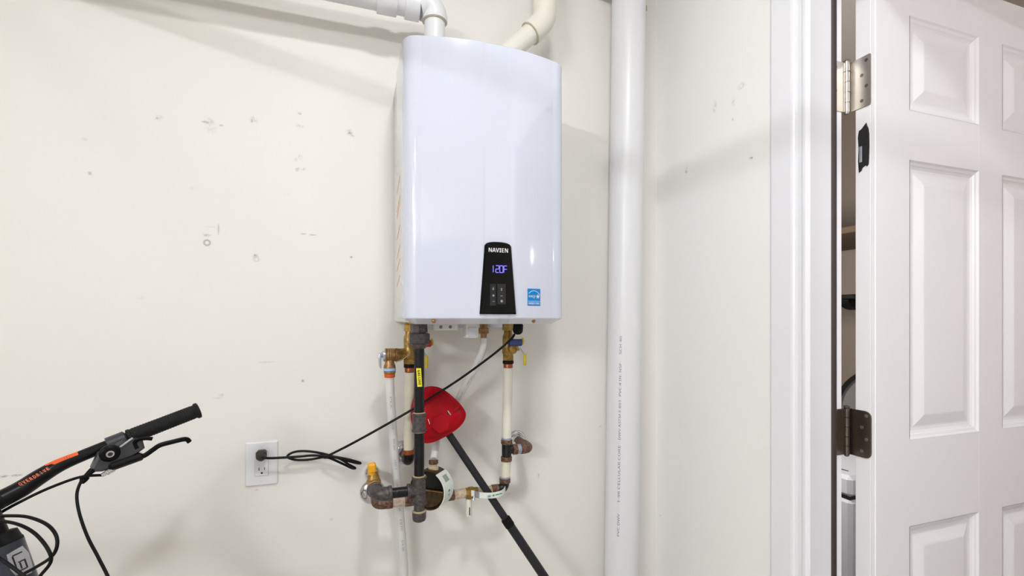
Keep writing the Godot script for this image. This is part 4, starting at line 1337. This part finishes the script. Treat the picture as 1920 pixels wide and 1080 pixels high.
	# paper tag on the branch
	t = thing("paper_tag", "narrow white paper tag with green print on the horizontal copper pipe", "tag", Vector3(0.39, 0.69, 0.17))
	st = begin()
	var P := [Vector3(0.3395, 0.6905, 0.139), Vector3(0.365, 0.690, 0.165), Vector3(0.395, 0.689, 0.173), Vector3(0.425, 0.6895, 0.165), Vector3(0.444, 0.692, 0.14)]
	var sp := spline(P, 5)
	for k in sp.size() - 1:
		var h0 := 0.0085
		for s in [0.0, 0.0007]:
			var tn: Vector3 = (sp[k + 1] - sp[k]).normalized()
			var nn := tn.cross(Vector3.UP).normalized()
			nn = nn if nn.z > 0 else -nn
			quad(st, sp[k] - U * h0 + nn * s, sp[k + 1] - U * h0 + nn * s, sp[k + 1] + U * h0 + nn * s, sp[k] + U * h0 + nn * s, [nn, nn, nn, nn])
	obj("strip", st, M.paper, t)
	st = begin()
	var tx := Vector3(0.97, 0.02, -0.16).normalized()
	for q in [[-0.022, 0.010, 0.0012, 0.0015], [-0.022, 0.010, 0.0012, -0.0015], [-0.008, 0.006, 0.0042, 0.0], [0.004, 0.012, 0.0026, 0.0], [0.016, 0.008, 0.0026, 0.0004]]:
		box(st, Vector3(0.405, 0.6893 + q[3], 0.1726) + tx * q[0], Vector3(q[1], q[2], 0.0016), 0.0, Basis(tx, Vector3.UP, tx.cross(Vector3.UP)))
	obj("tag_print", st, M.print_green, t, "small green print")
	st = begin()
	box(st, Vector3(0.352, 0.690, 0.1555), Vector3(0.016, 0.019, 0.002), 0.0005, Basis(Vector3.UP, -0.75))
	tube(st, [Vector3(0.345, 0.687, 0.153), Vector3(0.342, 0.676, 0.156)], 0.003, 8)
	obj("tag_clip", st, M.steel, t, "grey clip")

# ------------------------------------------------------------------ condensate tube, cord
func build_tube_and_cord() -> void:
	var t := thing("condensate_tube", "slanting translucent drain tube with a brass nut, below the heater's middle", "tube", Vector3(0.3714, 0.8, 0.13))
	obj("brass_nut", lat(Vector3(0.3714, 1.189, 0.16), Vector3.DOWN, [[0, 0.0125], [0.012, 0.0125], [0.013, 0.0155], [0.028, 0.0155], [0.030, 0.010], [0.032, 0.0095], [0.046, 0.0095]], 8, true), M.bronze, t, "brass nut")
	var st := begin()
	var path := spline([Vector3(0.3714, 1.148, 0.16), Vector3(0.370, 1.115, 0.155), Vector3(0.356, 1.060, 0.125), Vector3(0.3270, 0.985, 0.080), Vector3(0.292, 0.905, 0.060), Vector3(0.255, 0.845, 0.065), Vector3(0.2295, 0.797, 0.132)], 8)
	tube(st, path, 0.0105, 20)
	obj("tube", st, M.pex, t)
	for k in 3:
		var i := 15 + 5 * k
		var tn: Vector3 = (path[i + 1] - path[i]).normalized()
		var o := Vector3(0, 0, 1)
		o = (o - tn * o.dot(tn)).normalized()
		text("tube_print", ["PEX 1/2", "NSF-pw", "100 PSI"][k], 0.005, 0.034, path[i] + o * 0.0106, tn, o.cross(tn), M.ink_faint, t)

	t = thing("power_cord", "black power cord looping from the outlet up to the heater", "power cord", Vector3(-0.23, 0.8, 0.02))
	st = begin()
	box(st, Vector3(-0.2325, 0.8245, 0.020), Vector3(0.026, 0.024, 0.026), 0.005)
	lathe(st, Vector3(-0.2325, 0.8215, 0.030), Vector3(0.35, -0.1, 1).normalized(), [[0, 0.0125], [0.008, 0.011], [0.013, 0.007], [0.014, 0]], 16)
	obj("plug", st, M.plug, t)
	# one run: plug, right, back through the loop and up to the heater
	var run := [Vector3(-0.2285, 0.8215, 0.042), Vector3(-0.205, 0.8185, 0.044), Vector3(-0.17, 0.8160, 0.040), Vector3(-0.136, 0.8135, 0.034), Vector3(-0.100, 0.8130, 0.032), Vector3(-0.060, 0.8080, 0.034), Vector3(-0.020, 0.7990, 0.036), Vector3(0.018, 0.7850, 0.034), Vector3(0.031, 0.7775, 0.030), Vector3(0.022, 0.7765, 0.024),
		Vector3(-0.010, 0.7880, 0.024), Vector3(-0.050, 0.8055, 0.026), Vector3(-0.080, 0.8170, 0.028), Vector3(-0.115, 0.8260, 0.030), Vector3(-0.145, 0.8270, 0.030), Vector3(-0.164, 0.8190, 0.030), Vector3(-0.160, 0.8100, 0.030), Vector3(-0.138, 0.8030, 0.030), Vector3(-0.105, 0.8010, 0.028), Vector3(-0.068, 0.8040, 0.028),
		Vector3(-0.030, 0.7980, 0.030), Vector3(-0.002, 0.7775, 0.032), Vector3(0.016, 0.7645, 0.030), Vector3(0.006, 0.7640, 0.024), Vector3(-0.022, 0.7800, 0.022), Vector3(-0.055, 0.8010, 0.030), Vector3(-0.068, 0.8060, 0.040),
		Vector3(-0.050, 0.8165, 0.050), Vector3(0.0075, 0.8545, 0.098), Vector3(0.0945, 0.9060, 0.130), Vector3(0.170, 0.9510, 0.150), Vector3(0.2068, 0.9735, 0.152), Vector3(0.299, 1.0285, 0.156), Vector3(0.396, 1.0965, 0.164), Vector3(0.448, 1.1400, 0.172), Vector3(0.463, 1.158, 0.172)]
	st = begin()
	tube(st, spline(run, 6), 0.0034, 10)
	obj("cord", st, M.cord, t)
	obj("strain_relief", lat(Vector3(0.4735, 1.189, 0.175), Vector3(-0.12, -1, 0.1), [[0, 0.0125], [0.004, 0.0150], [0.020, 0.0150], [0.026, 0.0135], [0.031, 0.0085], [0.033, 0.0]], 20), M.rubber, t, "black cord fitting")

func build_outlet() -> void:
	var t := thing("wall_outlet", "white rectangular wall outlet with the black cord plugged in above", "outlet", Vector3(-0.2345, 0.797, 0.0))
	var c := Vector3(-0.2345, 0.7950, 0.0)
	var st := begin()
	prism(st, rounded(0.0820, 0.1215, 0.003), c + Vector3(0, 0, 0.0002), Vector3.RIGHT, Vector3.UP, Vector3(0, 0, 1), 0.0058, 0.0022)
	obj("plate", st, M.plate, t)
	st = begin()
	prism(st, rounded(0.0345, 0.0680, 0.002), c + Vector3(0.0005, 0, 0.0055), Vector3.RIGHT, Vector3.UP, Vector3(0, 0, 1), 0.0012, 0.0005)
	obj("recess_line", st, M.ink_grey, t)
	st = begin()
	prism(st, rounded(0.0335, 0.0670, 0.0018), c + Vector3(0.0005, 0, 0.0060), Vector3.RIGHT, Vector3.UP, Vector3(0, 0, 1), 0.0026, 0.001)
	obj("receptacle", st, M.plate, t)
	obj("slot", bx(c + Vector3(-0.0068, -0.0180, 0.0083), c + Vector3(-0.0048, -0.0100, 0.0090)), M.slot, t)
	obj("slot", bx(c + Vector3(0.0072, -0.0170, 0.0083), c + Vector3(0.0090, -0.0105, 0.0090)), M.slot, t)
	obj("ground_hole", lat(c + Vector3(0.0012, -0.0255, 0.0083), Vector3(0, 0, 1), [[0, 0.0027], [0.0007, 0.0027]], 12), M.slot, t)
	for y in [0.0485, -0.0485]:
		obj("plate_screw", lat(c + Vector3(0.0005, y, 0.0058), Vector3(0, 0, 1), [[0, 0.0030], [0.0008, 0.0026], [0.0010, 0.0]], 12), M.sticker, t)

# ------------------------------------------------------------------ mop
func build_mop() -> void:
	var t := thing("triangular_mop", "red rounded triangular mop head on a dark grey pole leaning among pipes", "mop", Vector3(0.72, 0.0, 0.35))
	# outline in wall coordinates (x, y) about its centre
	var c := Vector2(0.2400, 0.9260)
	var ctrl := [Vector2(0.2190, 1.0065), Vector2(0.2560, 0.9990), Vector2(0.2930, 0.9700), Vector2(0.3215, 0.9360), Vector2(0.3250, 0.9120), Vector2(0.3060, 0.8860), Vector2(0.2680, 0.8640), Vector2(0.2250, 0.8485), Vector2(0.1950, 0.8520), Vector2(0.1760, 0.8800), Vector2(0.1660, 0.9200), Vector2(0.1690, 0.9600), Vector2(0.1860, 0.9930)]
	var outl := []
	var n := ctrl.size()
	for i in n:
		for k in 6:
			outl.append(ctrl[i].cubic_interpolate(ctrl[(i + 1) % n], ctrl[(i - 1 + n) % n], ctrl[(i + 2) % n], k / 6.0) - c)
	# tilt: the lower edge stands farther from the wall
	var tilt := func(p: Vector2, z: float) -> Vector3: return Vector3(c.x + p.x, c.y + p.y, z + 0.124 - p.y * 0.16)
	var rings := [[0.93, -0.004], [0.985, -0.004], [1.0, 0.0], [0.995, 0.003], [0.97, 0.004], [0.86, 0.006], [0.83, 0.009], [0.72, 0.016], [0.56, 0.021], [0.42, 0.0235], [0.36, 0.0240]]
	var st := begin()
	var R := []
	for q in rings:
		var row := []
		for p in outl:
			row.append(tilt.call(p * q[0], q[1]))
		R.append(row)
	var m := outl.size()
	var N := []
	for i in R.size():
		var row := []
		for k in m:
			var du: Vector3 = R[i][(k + 1) % m] - R[i][(k - 1 + m) % m]
			var dv: Vector3 = R[mini(i + 1, R.size() - 1)][k] - R[maxi(i - 1, 0)][k]
			var nn := du.cross(dv).normalized()
			if i > 2 and nn.z < 0:
				nn = -nn
			if i <= 1 and nn.z > 0:
				nn = -nn
			row.append(nn)
		N.append(row)
	for i in R.size() - 1:
		for k in m:
			var k2 := (k + 1) % m
			quad(st, R[i][k], R[i][k2], R[i + 1][k2], R[i + 1][k], [N[i][k], N[i][k2], N[i + 1][k2], N[i + 1][k]])
	var f := PackedVector2Array()
	for p in outl:
		f.append(p * 0.36)
	var idx := Geometry2D.triangulate_polygon(f)
	var fn := Vector3(0, 0.16, 1).normalized()
	for i in range(0, idx.size(), 3):
		tri(st, tilt.call(f[idx[i]], 0.024), tilt.call(f[idx[i + 1]], 0.024), tilt.call(f[idx[i + 2]], 0.024), fn, fn, fn)
	f = PackedVector2Array()
	for p in outl:
		f.append(p * 0.93)
	idx = Geometry2D.triangulate_polygon(f)
	for i in range(0, idx.size(), 3):
		tri(st, tilt.call(f[idx[i]], -0.004), tilt.call(f[idx[i + 1]], -0.004), tilt.call(f[idx[i + 2]], -0.004), -fn, -fn, -fn)
	obj("mop_head", st, M.red, t, "red plastic mop head")
	st = begin()
	var hexa := []
	for k in 6:
		var a := TAU * k / 6.0 + 0.3
		hexa.append(Vector2(cos(a), sin(a)) * 0.029)
	prism(st, hexa, tilt.call(Vector2(0.006, -0.022), 0.022), Vector3.RIGHT, Vector3(0, 1, -0.16).normalized(), fn, 0.0045, 0.002)
	prism(st, [Vector2(-0.010, -0.006), Vector2(0.020, 0.016), Vector2(0.016, 0.022), Vector2(-0.014, 0.0)], tilt.call(Vector2(0.043, 0.004), 0.020), Vector3.RIGHT, Vector3(0, 1, -0.16).normalized(), fn, 0.003, 0.001)
	obj("hub", st, M.red, t)
	st = begin()
	prism(st, [Vector2(-0.005, 0.006), Vector2(0.005, -0.006), Vector2(-0.003, -0.004)], tilt.call(Vector2(0.029, 0.006), 0.0235), Vector3.RIGHT, Vector3(0, 1, -0.16).normalized(), fn, 0.0012)
	obj("slot", st, M.slot, t)
	st = begin()
	box(st, tilt.call(Vector2(0.032, 0.0065), 0.0245), Vector3(0.0016, 0.0150, 0.002), 0.0, Basis(Vector3(0, 0, 1), 0.62))
	box(st, tilt.call(Vector2(-0.027, -0.014), 0.0245), Vector3(0.0016, 0.0150, 0.002), 0.0, Basis(Vector3(0, 0, 1), 0.3))
	obj("clip_edge", st, M.sticker, t)
	# pole: behind the head, in front of the copper branch, down to the floor
	var a := Vector3(0.2490, 0.9085, 0.104)
	var b := Vector3(0.3866, 0.6905, 0.1560)
	var d := (b - a) / (a.y - b.y)
	var P := func(y: float) -> Vector3: return a + d * (a.y - y)
	st = begin()
	tube(st, [P.call(0.9085), P.call(0.610)], 0.0108, 20)
	obj("upper_pole", st, M.pole, t)
	st = begin()
	tube(st, [P.call(0.618), P.call(0.616), P.call(0.596), P.call(0.594)], [0.0125, 0.0145, 0.0145, 0.0132], 20)
	obj("pole_collar", st, M.rubber, t)
	st = begin()
	tube(st, [P.call(0.600), P.call(0.012)], 0.0130, 20)
	obj("lower_pole", st, M.pole, t)
	st = begin()
	tube(st, [P.call(0.03), P.call(0.008), P.call(0.0)], [0.0145, 0.0145, 0.009], 16)
	obj("pole_tip", st, M.rubber, t)

# ------------------------------------------------------------------ bicycle
func build_bike() -> void:
	var t := thing("bicycle", "dark slate bicycle leaning at the left, its black handlebar rising to the right", "bicycle", Vector3(-0.42, 0, 0.47))
	var st := begin()
	var left := spline([Vector3(-0.640, 0.868, 0.440), Vector3(-0.595, 0.8768, 0.4137), Vector3(-0.5886, 0.8797, 0.4053), Vector3(-0.569, 0.8905, 0.3856), Vector3(-0.5530, 0.9040, 0.3640), Vector3(-0.5333, 0.9175, 0.3450), Vector3(-0.5049, 0.9293, 0.3336), Vector3(-0.4695, 0.9430, 0.3160), Vector3(-0.4318, 0.9570, 0.3040), Vector3(-0.330, 0.9930, 0.2540)], 6)
	var rad := []
	for p in left:
		rad.append(lerpf(0.0159, 0.0114, smoothstep(-0.575, -0.50, p.x)))
	tube(st, left, rad, 24)
	# far side of the bar, beyond the frame
	tube(st, [Vector3(-0.640, 0.868, 0.440), Vector3(-0.70, 0.870, 0.475), Vector3(-0.77, 0.905, 0.515), Vector3(-0.96, 0.935, 0.62)], [0.0159, 0.0159, 0.0125, 0.0111], 20)
	obj("handlebar", st, M.bike_bar, t, "glossy black riser handlebar")
	# grips
	var ga := Vector3(-0.4369, 0.9554, 0.3070)
	var gb := Vector3(-0.3235, 0.9955, 0.2500)
	var gd := (gb - ga).normalized()
	var L := ga.distance_to(gb)
	st = begin()
	var prof := [[0.0, 0.0125], [0.001, 0.0160], [0.006, 0.0162], [0.007, 0.0150]]
	for k in 22:
		var h := 0.010 + (L - 0.022) * k / 22.0
		prof.append([h, 0.0150])
		prof.append([h + 0.0012, 0.0157])
		prof.append([h + 0.0030, 0.0157])
		prof.append([h + 0.0040, 0.0150])
	prof += [[L - 0.008, 0.0152], [L - 0.006, 0.0178], [L - 0.001, 0.0178], [L, 0.0165], [L + 0.0005, 0.0]]
	lathe(st, ga, gd, prof, 24)
	obj("grip", st, M.grip, t, "ribbed black rubber grip")
	st = begin()
	lathe(st, Vector3(-0.87, 0.921, 0.571), Vector3(-0.09, 0.014, 0.05).normalized(), [[0, 0.016], [0.12, 0.0160], [0.125, 0.018], [0.13, 0.0165]], 20)
	obj("grip", st, M.grip, t, "ribbed black rubber grip")
	# clamp of the lever beside the grip
	obj("lever_clamp", lat(ga - gd * 0.034, gd, [[0, 0.0125], [0.0006, 0.0158], [0.030, 0.0160], [0.032, 0.0135]], 24), M.pod, t)
	# local frame of the controls: along the bar, outwards (towards the viewer), down
	var X := gd
	var N := Vector3(0.36, -0.10, 0.92)
	N = (N - X * N.dot(X)).normalized()
	var Y := N.cross(X).normalized()
	# shifter pod
	st = begin()
	var pod := [Vector2(-0.034, -0.022), Vector2(-0.022, -0.028), Vector2(0.000, -0.029), Vector2(0.035, -0.022), Vector2(0.052, -0.016), Vector2(0.054, 0.004), Vector2(0.044, 0.010), Vector2(0.030, 0.012), Vector2(0.024, 0.018), Vector2(0.006, 0.014), Vector2(-0.018, 0.008), Vector2(-0.028, -0.004), Vector2(-0.036, -0.014)]
	var pc := Vector3(-0.4525, 0.9330, 0.3400)
	prism(st, pod, pc - N * 0.014, X, Y, N, 0.020, 0.004)
	obj("shifter_body", st, M.pod, t, "grey metal shifter body")
	st = begin()
	lathe(st, pc + Vector3(0.0005, 0.0035, 0) + N * 0.003 - X * 0.003, N, [[0, 0.0165], [0.008, 0.0165], [0.010, 0.0150], [0.0115, 0.0105], [0.0118, 0.0]], 28)
	obj("shifter_cover", st, M.bike_black, t, "round black shifter cover")
	st = begin()
	lathe(st, pc + Vector3(0.0005, 0.0035, 0) + N * 0.0145 - X * 0.003, N, [[0, 0.0068], [0.0012, 0.0064], [0.0013, 0.0045], [0.0005, 0.0042], [0.0005, 0.0]], 24)
	obj("shifter_bolt", st, M.silver, t)
	st = begin()
	lathe(st, pc + Vector3(0.0005, 0.0035, 0) + N * 0.0152 - X * 0.003, N, [[0, 0.0041], [0.0003, 0.0041]], 6)
	obj("bolt_socket", st, M.slot, t)
	st = begin()
	box(st, pc + X * 0.028 + Y * 0.011 + N * 0.007, Vector3(0.026, 0.004, 0.003), 0.001, Basis(X, Y, N).rotated(N, 0.35))
	obj("bright_edge", st, M.silver, t)
	# brake lever housing with silver barrel
	st = begin()
	box(st, pc + X * 0.017 - Y * 0.0265 + N * 0.006, Vector3(0.058, 0.0155, 0.018), 0.005, Basis(X, Y, N).rotated(N, -0.07))
	obj("lever_housing", st, M.bike_black, t)
	var brl := pc - X * 0.005 - Y * 0.030 + N * 0.006
	var bd := (-X * 0.95 - Y * 0.18).normalized()
	st = begin()
	lathe(st, brl, bd, [[0, 0.0062], [0.006, 0.0062], [0.0065, 0.0054], [0.009, 0.0054], [0.0095, 0.0060], [0.013, 0.0060], [0.0135, 0.0042], [0.021, 0.0038]], 16)
	obj("barrel_adjuster", st, M.chrome, t, "silver barrel adjuster")
	st = begin()
	var l0 := pc + X * 0.036 - Y * 0.0290 + N * 0.006
	var lev := [l0, l0 + X * 0.012 + Y * 0.0005 + N * 0.003, l0 + X * 0.026 + Y * 0.005 + N * 0.004, l0 + X * 0.040 + Y * 0.0085 + N * 0.004, l0 + X * 0.060 + Y * 0.0050 + N * 0.003, l0 + X * 0.080 + Y * 0.0005 + N * 0.002, l0 + X * 0.0875 - Y * 0.0040 + N * 0.001, l0 + X * 0.090 - Y * 0.0115]
	tube(st, spline(lev, 6), 0.0050, 14, true, 0.72, N)
	obj("brake_lever", st, M.bike_black, t, "black curved brake lever")
	st = begin()
	var th := pc + X * 0.040 + Y * 0.002 + N * 0.004
	tube(st, spline([th - Y * 0.012, th, th + X * 0.006 + Y * 0.006 + N * 0.004, th + X * 0.018 + Y * 0.004 + N * 0.008, th + X * 0.028 - Y * 0.002 + N * 0.009], 5), 0.0048, 10, true, 0.7, N)
	obj("thumb_lever", st, M.bike_black, t)
	# shift cable boot
	st = begin()
	var bt := pc - X * 0.034 - Y * 0.018
	tube(st, [bt, bt - X * 0.006 - Y * 0.003, bt - X * 0.012 - Y * 0.007, bt - X * 0.013 - Y * 0.008, bt - X * 0.018 - Y * 0.012, bt - X * 0.022 - Y * 0.017], [0.0060, 0.0052, 0.0050, 0.0068, 0.0066, 0.0036], 14)
	obj("cable_boot", st, M.rubber, t)
	# cables
	var be := brl + bd * 0.020
	cable(t, "brake_cable", [be, Vector3(-0.4888, 0.8990, 0.3720), Vector3(-0.5288, 0.8875, 0.3888), Vector3(-0.5625, 0.8715, 0.3984), Vector3(-0.5886, 0.8563, 0.4053), Vector3(-0.6146, 0.835, 0.4257), Vector3(-0.62, 0.78, 0.45), Vector3(-0.60, 0.70, 0.47)], 0.0026)
	var s0 := bt - X * 0.021 - Y * 0.016
	cable(t, "shift_cable", [s0, Vector3(-0.4875, 0.892, 0.3675), Vector3(-0.4910, 0.8695, 0.3765), Vector3(-0.4795, 0.840, 0.3956), Vector3(-0.4545, 0.8041, 0.4252), Vector3(-0.4255, 0.775, 0.4561), Vector3(-0.3964, 0.743, 0.487), Vector3(-0.3838, 0.7117, 0.5019), Vector3(-0.41, 0.64, 0.52), Vector3(-0.52, 0.58, 0.50)], 0.0027)
	cable(t, "cable_loop", [Vector3(-0.62, 0.858, 0.44), Vector3(-0.5743, 0.8676, 0.4578), Vector3(-0.5335, 0.8742, 0.4823), Vector3(-0.4977, 0.8757, 0.5051), Vector3(-0.4627, 0.8669, 0.5277), Vector3(-0.443, 0.8499, 0.545), Vector3(-0.4486, 0.8243, 0.5431), Vector3(-0.4932, 0.789, 0.4961), Vector3(-0.55, 0.755, 0.46)], 0.0026)
	cable(t, "cable_loop", [Vector3(-0.62, 0.868, 0.45), Vector3(-0.5671, 0.8672, 0.4708), Vector3(-0.5185, 0.8652, 0.498), Vector3(-0.4832, 0.8539, 0.5207), Vector3(-0.4567, 0.8328, 0.5403), Vector3(-0.4527, 0.8127, 0.5417), Vector3(-0.475, 0.7847, 0.5235), Vector3(-0.5083, 0.7473, 0.4909), Vector3(-0.56, 0.71, 0.45)], 0.0026)
	cable(t, "cable_loop", [Vector3(-0.60, 0.85, 0.49), Vector3(-0.5536, 0.8328, 0.5071), Vector3(-0.5224, 0.8233, 0.5284), Vector3(-0.4866, 0.7955, 0.5407), Vector3(-0.4587, 0.7702, 0.5502), Vector3(-0.45, 0.70, 0.54)], 0.0026)
	# lettering and stripe on the bar, on the side towards the viewer
	st = begin()
	var so := Vector3(0.12, 0.62, 0.77).normalized()
	var sp := [Vector3(-0.5445, 0.9110, 0.3530), Vector3(-0.5333, 0.9175, 0.3450), Vector3(-0.5190, 0.9240, 0.3395), Vector3(-0.5049, 0.9293, 0.3336)]
	var spl := spline(sp, 5)
	for k in spl.size() - 1:
		var tn: Vector3 = (spl[k + 1] - spl[k]).normalized()
		for s in 4:
			var a0 := -0.10 + 0.24 * s
			var a1 := a0 + 0.24
			var o := (so - tn * so.dot(tn)).normalized()
			var n0 := o.rotated(tn, -a0)
			var n1 := o.rotated(tn, -a1)
			var r0: float = lerpf(0.0159, 0.0114, smoothstep(-0.575, -0.50, spl[k].x)) + 0.0002
			var r1: float = lerpf(0.0159, 0.0114, smoothstep(-0.575, -0.50, spl[k + 1].x)) + 0.0002
			quad(st, spl[k] + n0 * r0, spl[k] + n1 * r0, spl[k + 1] + n1 * r1, spl[k + 1] + n0 * r1, [n0, n1, n1, n0])
	obj("bar_stripe", st, M.bike_orange, t, "orange stripe on the bar")
	var word := "OVERDRIVE"
	for k in word.length():
		var f := k / float(word.length() - 1)
		var p := Vector3(-0.5715, 0.8932, 0.3880).lerp(Vector3(-0.5475, 0.9095, 0.3555), f)
		p = p + Vector3(0, -0.0012, 0) * sin(PI * f)
		var tn := Vector3(0.0240, 0.0163, -0.0325).normalized()
		var o := (so + Vector3(0.2, -0.12, 0.1))
		o = (o - tn * o.dot(tn)).normalized()
		var r: float = lerpf(0.0159, 0.0114, smoothstep(-0.575, -0.50, p.x)) + 0.0008
		text("bar_lettering", word[k], 0.0066, 0.0036 if word[k] != "I" else 0.0014, p + o * r, tn, o.cross(tn), M.bike_orange, t, true)
	# stem, headset, head tube with badge
	st = begin()
	tube(st, [Vector3(-0.640, 0.868, 0.440), Vector3(-0.612, 0.858, 0.430), Vector3(-0.597, 0.850, 0.426)], [0.019, 0.0175, 0.0165], 20)
	lathe(st, Vector3(-0.5955, 0.8640, 0.4220), Vector3(0.311, -0.945, 0.10).normalized(), [[0, 0.010], [0.001, 0.0150], [0.041, 0.0165], [0.042, 0.0150]], 24)
	obj("stem", st, M.bike_black, t)
	var ht := Vector3(-0.5830, 0.8260, 0.4260)
	var hb := Vector3(-0.5330, 0.6740, 0.4420)
	var hd := (hb - ht).normalized()
	obj("headset", lat(ht, hd, [[0, 0.021], [0.002, 0.0265], [0.016, 0.0290], [0.018, 0.0305], [0.022, 0.0305]], 32), M.rubber, t)
	obj("head_tube", lat(ht + hd * 0.021, hd, [[0, 0.0290], [0.001, 0.0308], [0.010, 0.0305], [0.13, 0.0315], [0.135, 0.0325], [0.148, 0.0325]], 36), M.frame_blue, t, "slate blue head tube")
	# silver shield badge
	var bo := Vector3(0.87, 0.0, 0.49)
	bo = (bo - hd * bo.dot(hd)).normalized()
	var bX := (-hd).cross(bo).normalized() * 1.0
	var bcen := ht + hd * 0.058 + bo * 0.0300
	st = begin()
	prism(st, [Vector2(-0.013, 0.021), Vector2(0.010, 0.024), Vector2(0.0145, 0.008), Vector2(0.0135, -0.021), Vector2(0.009, -0.026), Vector2(-0.009, -0.025), Vector2(-0.0145, -0.006)], bcen, bX, -hd, bo, 0.0032, 0.0010)
	obj("badge", st, M.silver, t, "silver shield badge with an angular monogram")
	st = begin()
	for q in [[-0.0082, 0.003, 0.0022, 0.022], [-0.001, 0.0150, 0.014, 0.0022], [-0.001, -0.0135, 0.013, 0.0022], [0.0058, -0.006, 0.0022, 0.016], [0.001, 0.001, 0.009, 0.0020], [-0.0015, -0.006, 0.0020, 0.011]]:
		box(st, bcen + bX * q[0] - hd * q[1] + bo * 0.0033, Vector3(q[2], q[3], 0.0006), 0.0, Basis(bX, -hd, bo))
	obj("badge_monogram", st, M.slot, t)
	# the rest of the bicycle, below and beyond the frame
	st = begin()
	var fwd := Vector3(0.966, 0, 0.259)
	var crown := hb + hd * 0.02
	var steer := Vector3(0.483, 0, 0.875)
	var sideways := Vector3(0.875, 0, -0.483)
	var hub := Vector3(-0.395, 0.350, 0.52)
	for s in [-1.0, 1.0]:
		tube(st, [crown + sideways * 0.055 * s, hub + sideways * 0.055 * s + Vector3(0, -0.01, 0)], [0.019, 0.014], 14)
	tube(st, [crown - sideways * 0.07, crown + sideways * 0.07], 0.020, 14)
	obj("fork", st, M.bike_black, t)
	wheel(t, hub, sideways, 0.350)
	var bb := crown + fwd * -0.62 + Vector3(0, -0.33, 0)
	var seat_top := bb + fwd * -0.19 + Vector3(0, 0.46, 0)
	var rear := bb + fwd * -0.42 + Vector3(0, 0.03, 0)
	rear.y = 0.35
	st = begin()
	tube(st, [ht + hd * 0.045, seat_top + Vector3(0, -0.02, 0)], 0.021, 16)
	tube(st, [hb - hd * 0.03, bb], 0.025, 16)
	tube(st, [bb, seat_top], 0.018, 16)
	var rs := fwd.cross(Vector3.UP).normalized()
	for s in [-1.0, 1.0]:
		tube(st, [bb + rs * 0.03 * s, rear + rs * 0.065 * s], 0.011, 12)
		tube(st, [seat_top + rs * 0.02 * s, rear + rs * 0.065 * s], 0.009, 12)
	obj("frame", st, M.frame_blue, t)
	wheel(t, rear, rs, 0.350)
	st = begin()
	tube(st, [seat_top, seat_top + Vector3(-0.03, 0.12, -0.008)], 0.0145, 14)
	obj("seat_post", st, M.bike_black, t)
	st = begin()
	var sc := seat_top + Vector3(-0.03, 0.13, -0.008)
	tube(st, [sc + fwd * 0.15, sc + fwd * 0.10, sc, sc - fwd * 0.09, sc - fwd * 0.12], [0.016, 0.022, 0.040, 0.062, 0.045], 16, true, 0.45, Vector3.UP)
	obj("saddle", st, M.rubber, t)
	st = begin()
	tube(st, [bb - rs * 0.07, bb + rs * 0.07], 0.02, 16)
	lathe(st, bb + rs * 0.055, rs, [[0, 0.075], [0.004, 0.075]], 28)
	tube(st, [bb + rs * 0.07, bb + rs * 0.075 + fwd * 0.10 - Vector3(0, 0.13, 0)], [0.012, 0.010], 10)
	tube(st, [bb - rs * 0.07, bb - rs * 0.075 - fwd * 0.10 + Vector3(0, 0.13, 0)], [0.012, 0.010], 10)
	obj("crankset", st, M.bike_black, t)

func cable(t: Node3D, called: String, pts: Array, r: float) -> void:
	var st := begin()
	tube(st, spline(pts, 10), r, 10)
	obj(called, st, M.cable, t)

func wheel(t: Node3D, hub: Vector3, axle: Vector3, r: float) -> void:
	var fr := frame_for(axle)
	var st := begin()
	var ring := []
	var rim := []
	for k in 49:
		var a := TAU * k / 48.0
		var e: Vector3 = fr[0] * cos(a) + fr[1] * sin(a)
		ring.append(hub + e * (r - 0.026))
		rim.append(hub + e * (r - 0.060))
	tube(st, ring, 0.026, 14, false)
	obj("tyre", st, M.rubber, t)
	st = begin()
	tube(st, rim, 0.013, 10, false)
	lathe(st, hub - axle * 0.05, axle, [[0, 0.012], [0.02, 0.022], [0.08, 0.022], [0.1, 0.012]], 16)
	for k in 24:
		var a := TAU * k / 24.0
		var e: Vector3 = fr[0] * cos(a) + fr[1] * sin(a)
		tube(st, [hub + axle * (0.028 if k % 2 == 0 else -0.028) + e * 0.02, hub + e * (r - 0.065)], 0.0011, 5, false)
	obj("rim_and_spokes", st, M.bike_black, t)

# ------------------------------------------------------------------ overhead door rail (above the frame)
func build_rail() -> void:
	var t := thing("door_rail", "galvanized overhead garage door rail hanging from the ceiling", "door rail", Vector3(-0.9, 2.14, 2.0))
	obj("track", bx(Vector3(-0.925, 2.070, 0.42), Vector3(-0.89, 2.112, 4.6), 0.003), M.steel, t)
	for z in [0.6, 2.6, 4.4]:
		obj("hanger", bx(Vector3(-0.92, 2.112, z), Vector3(-0.895, 2.70, z + 0.03), 0.002), M.steel, t)
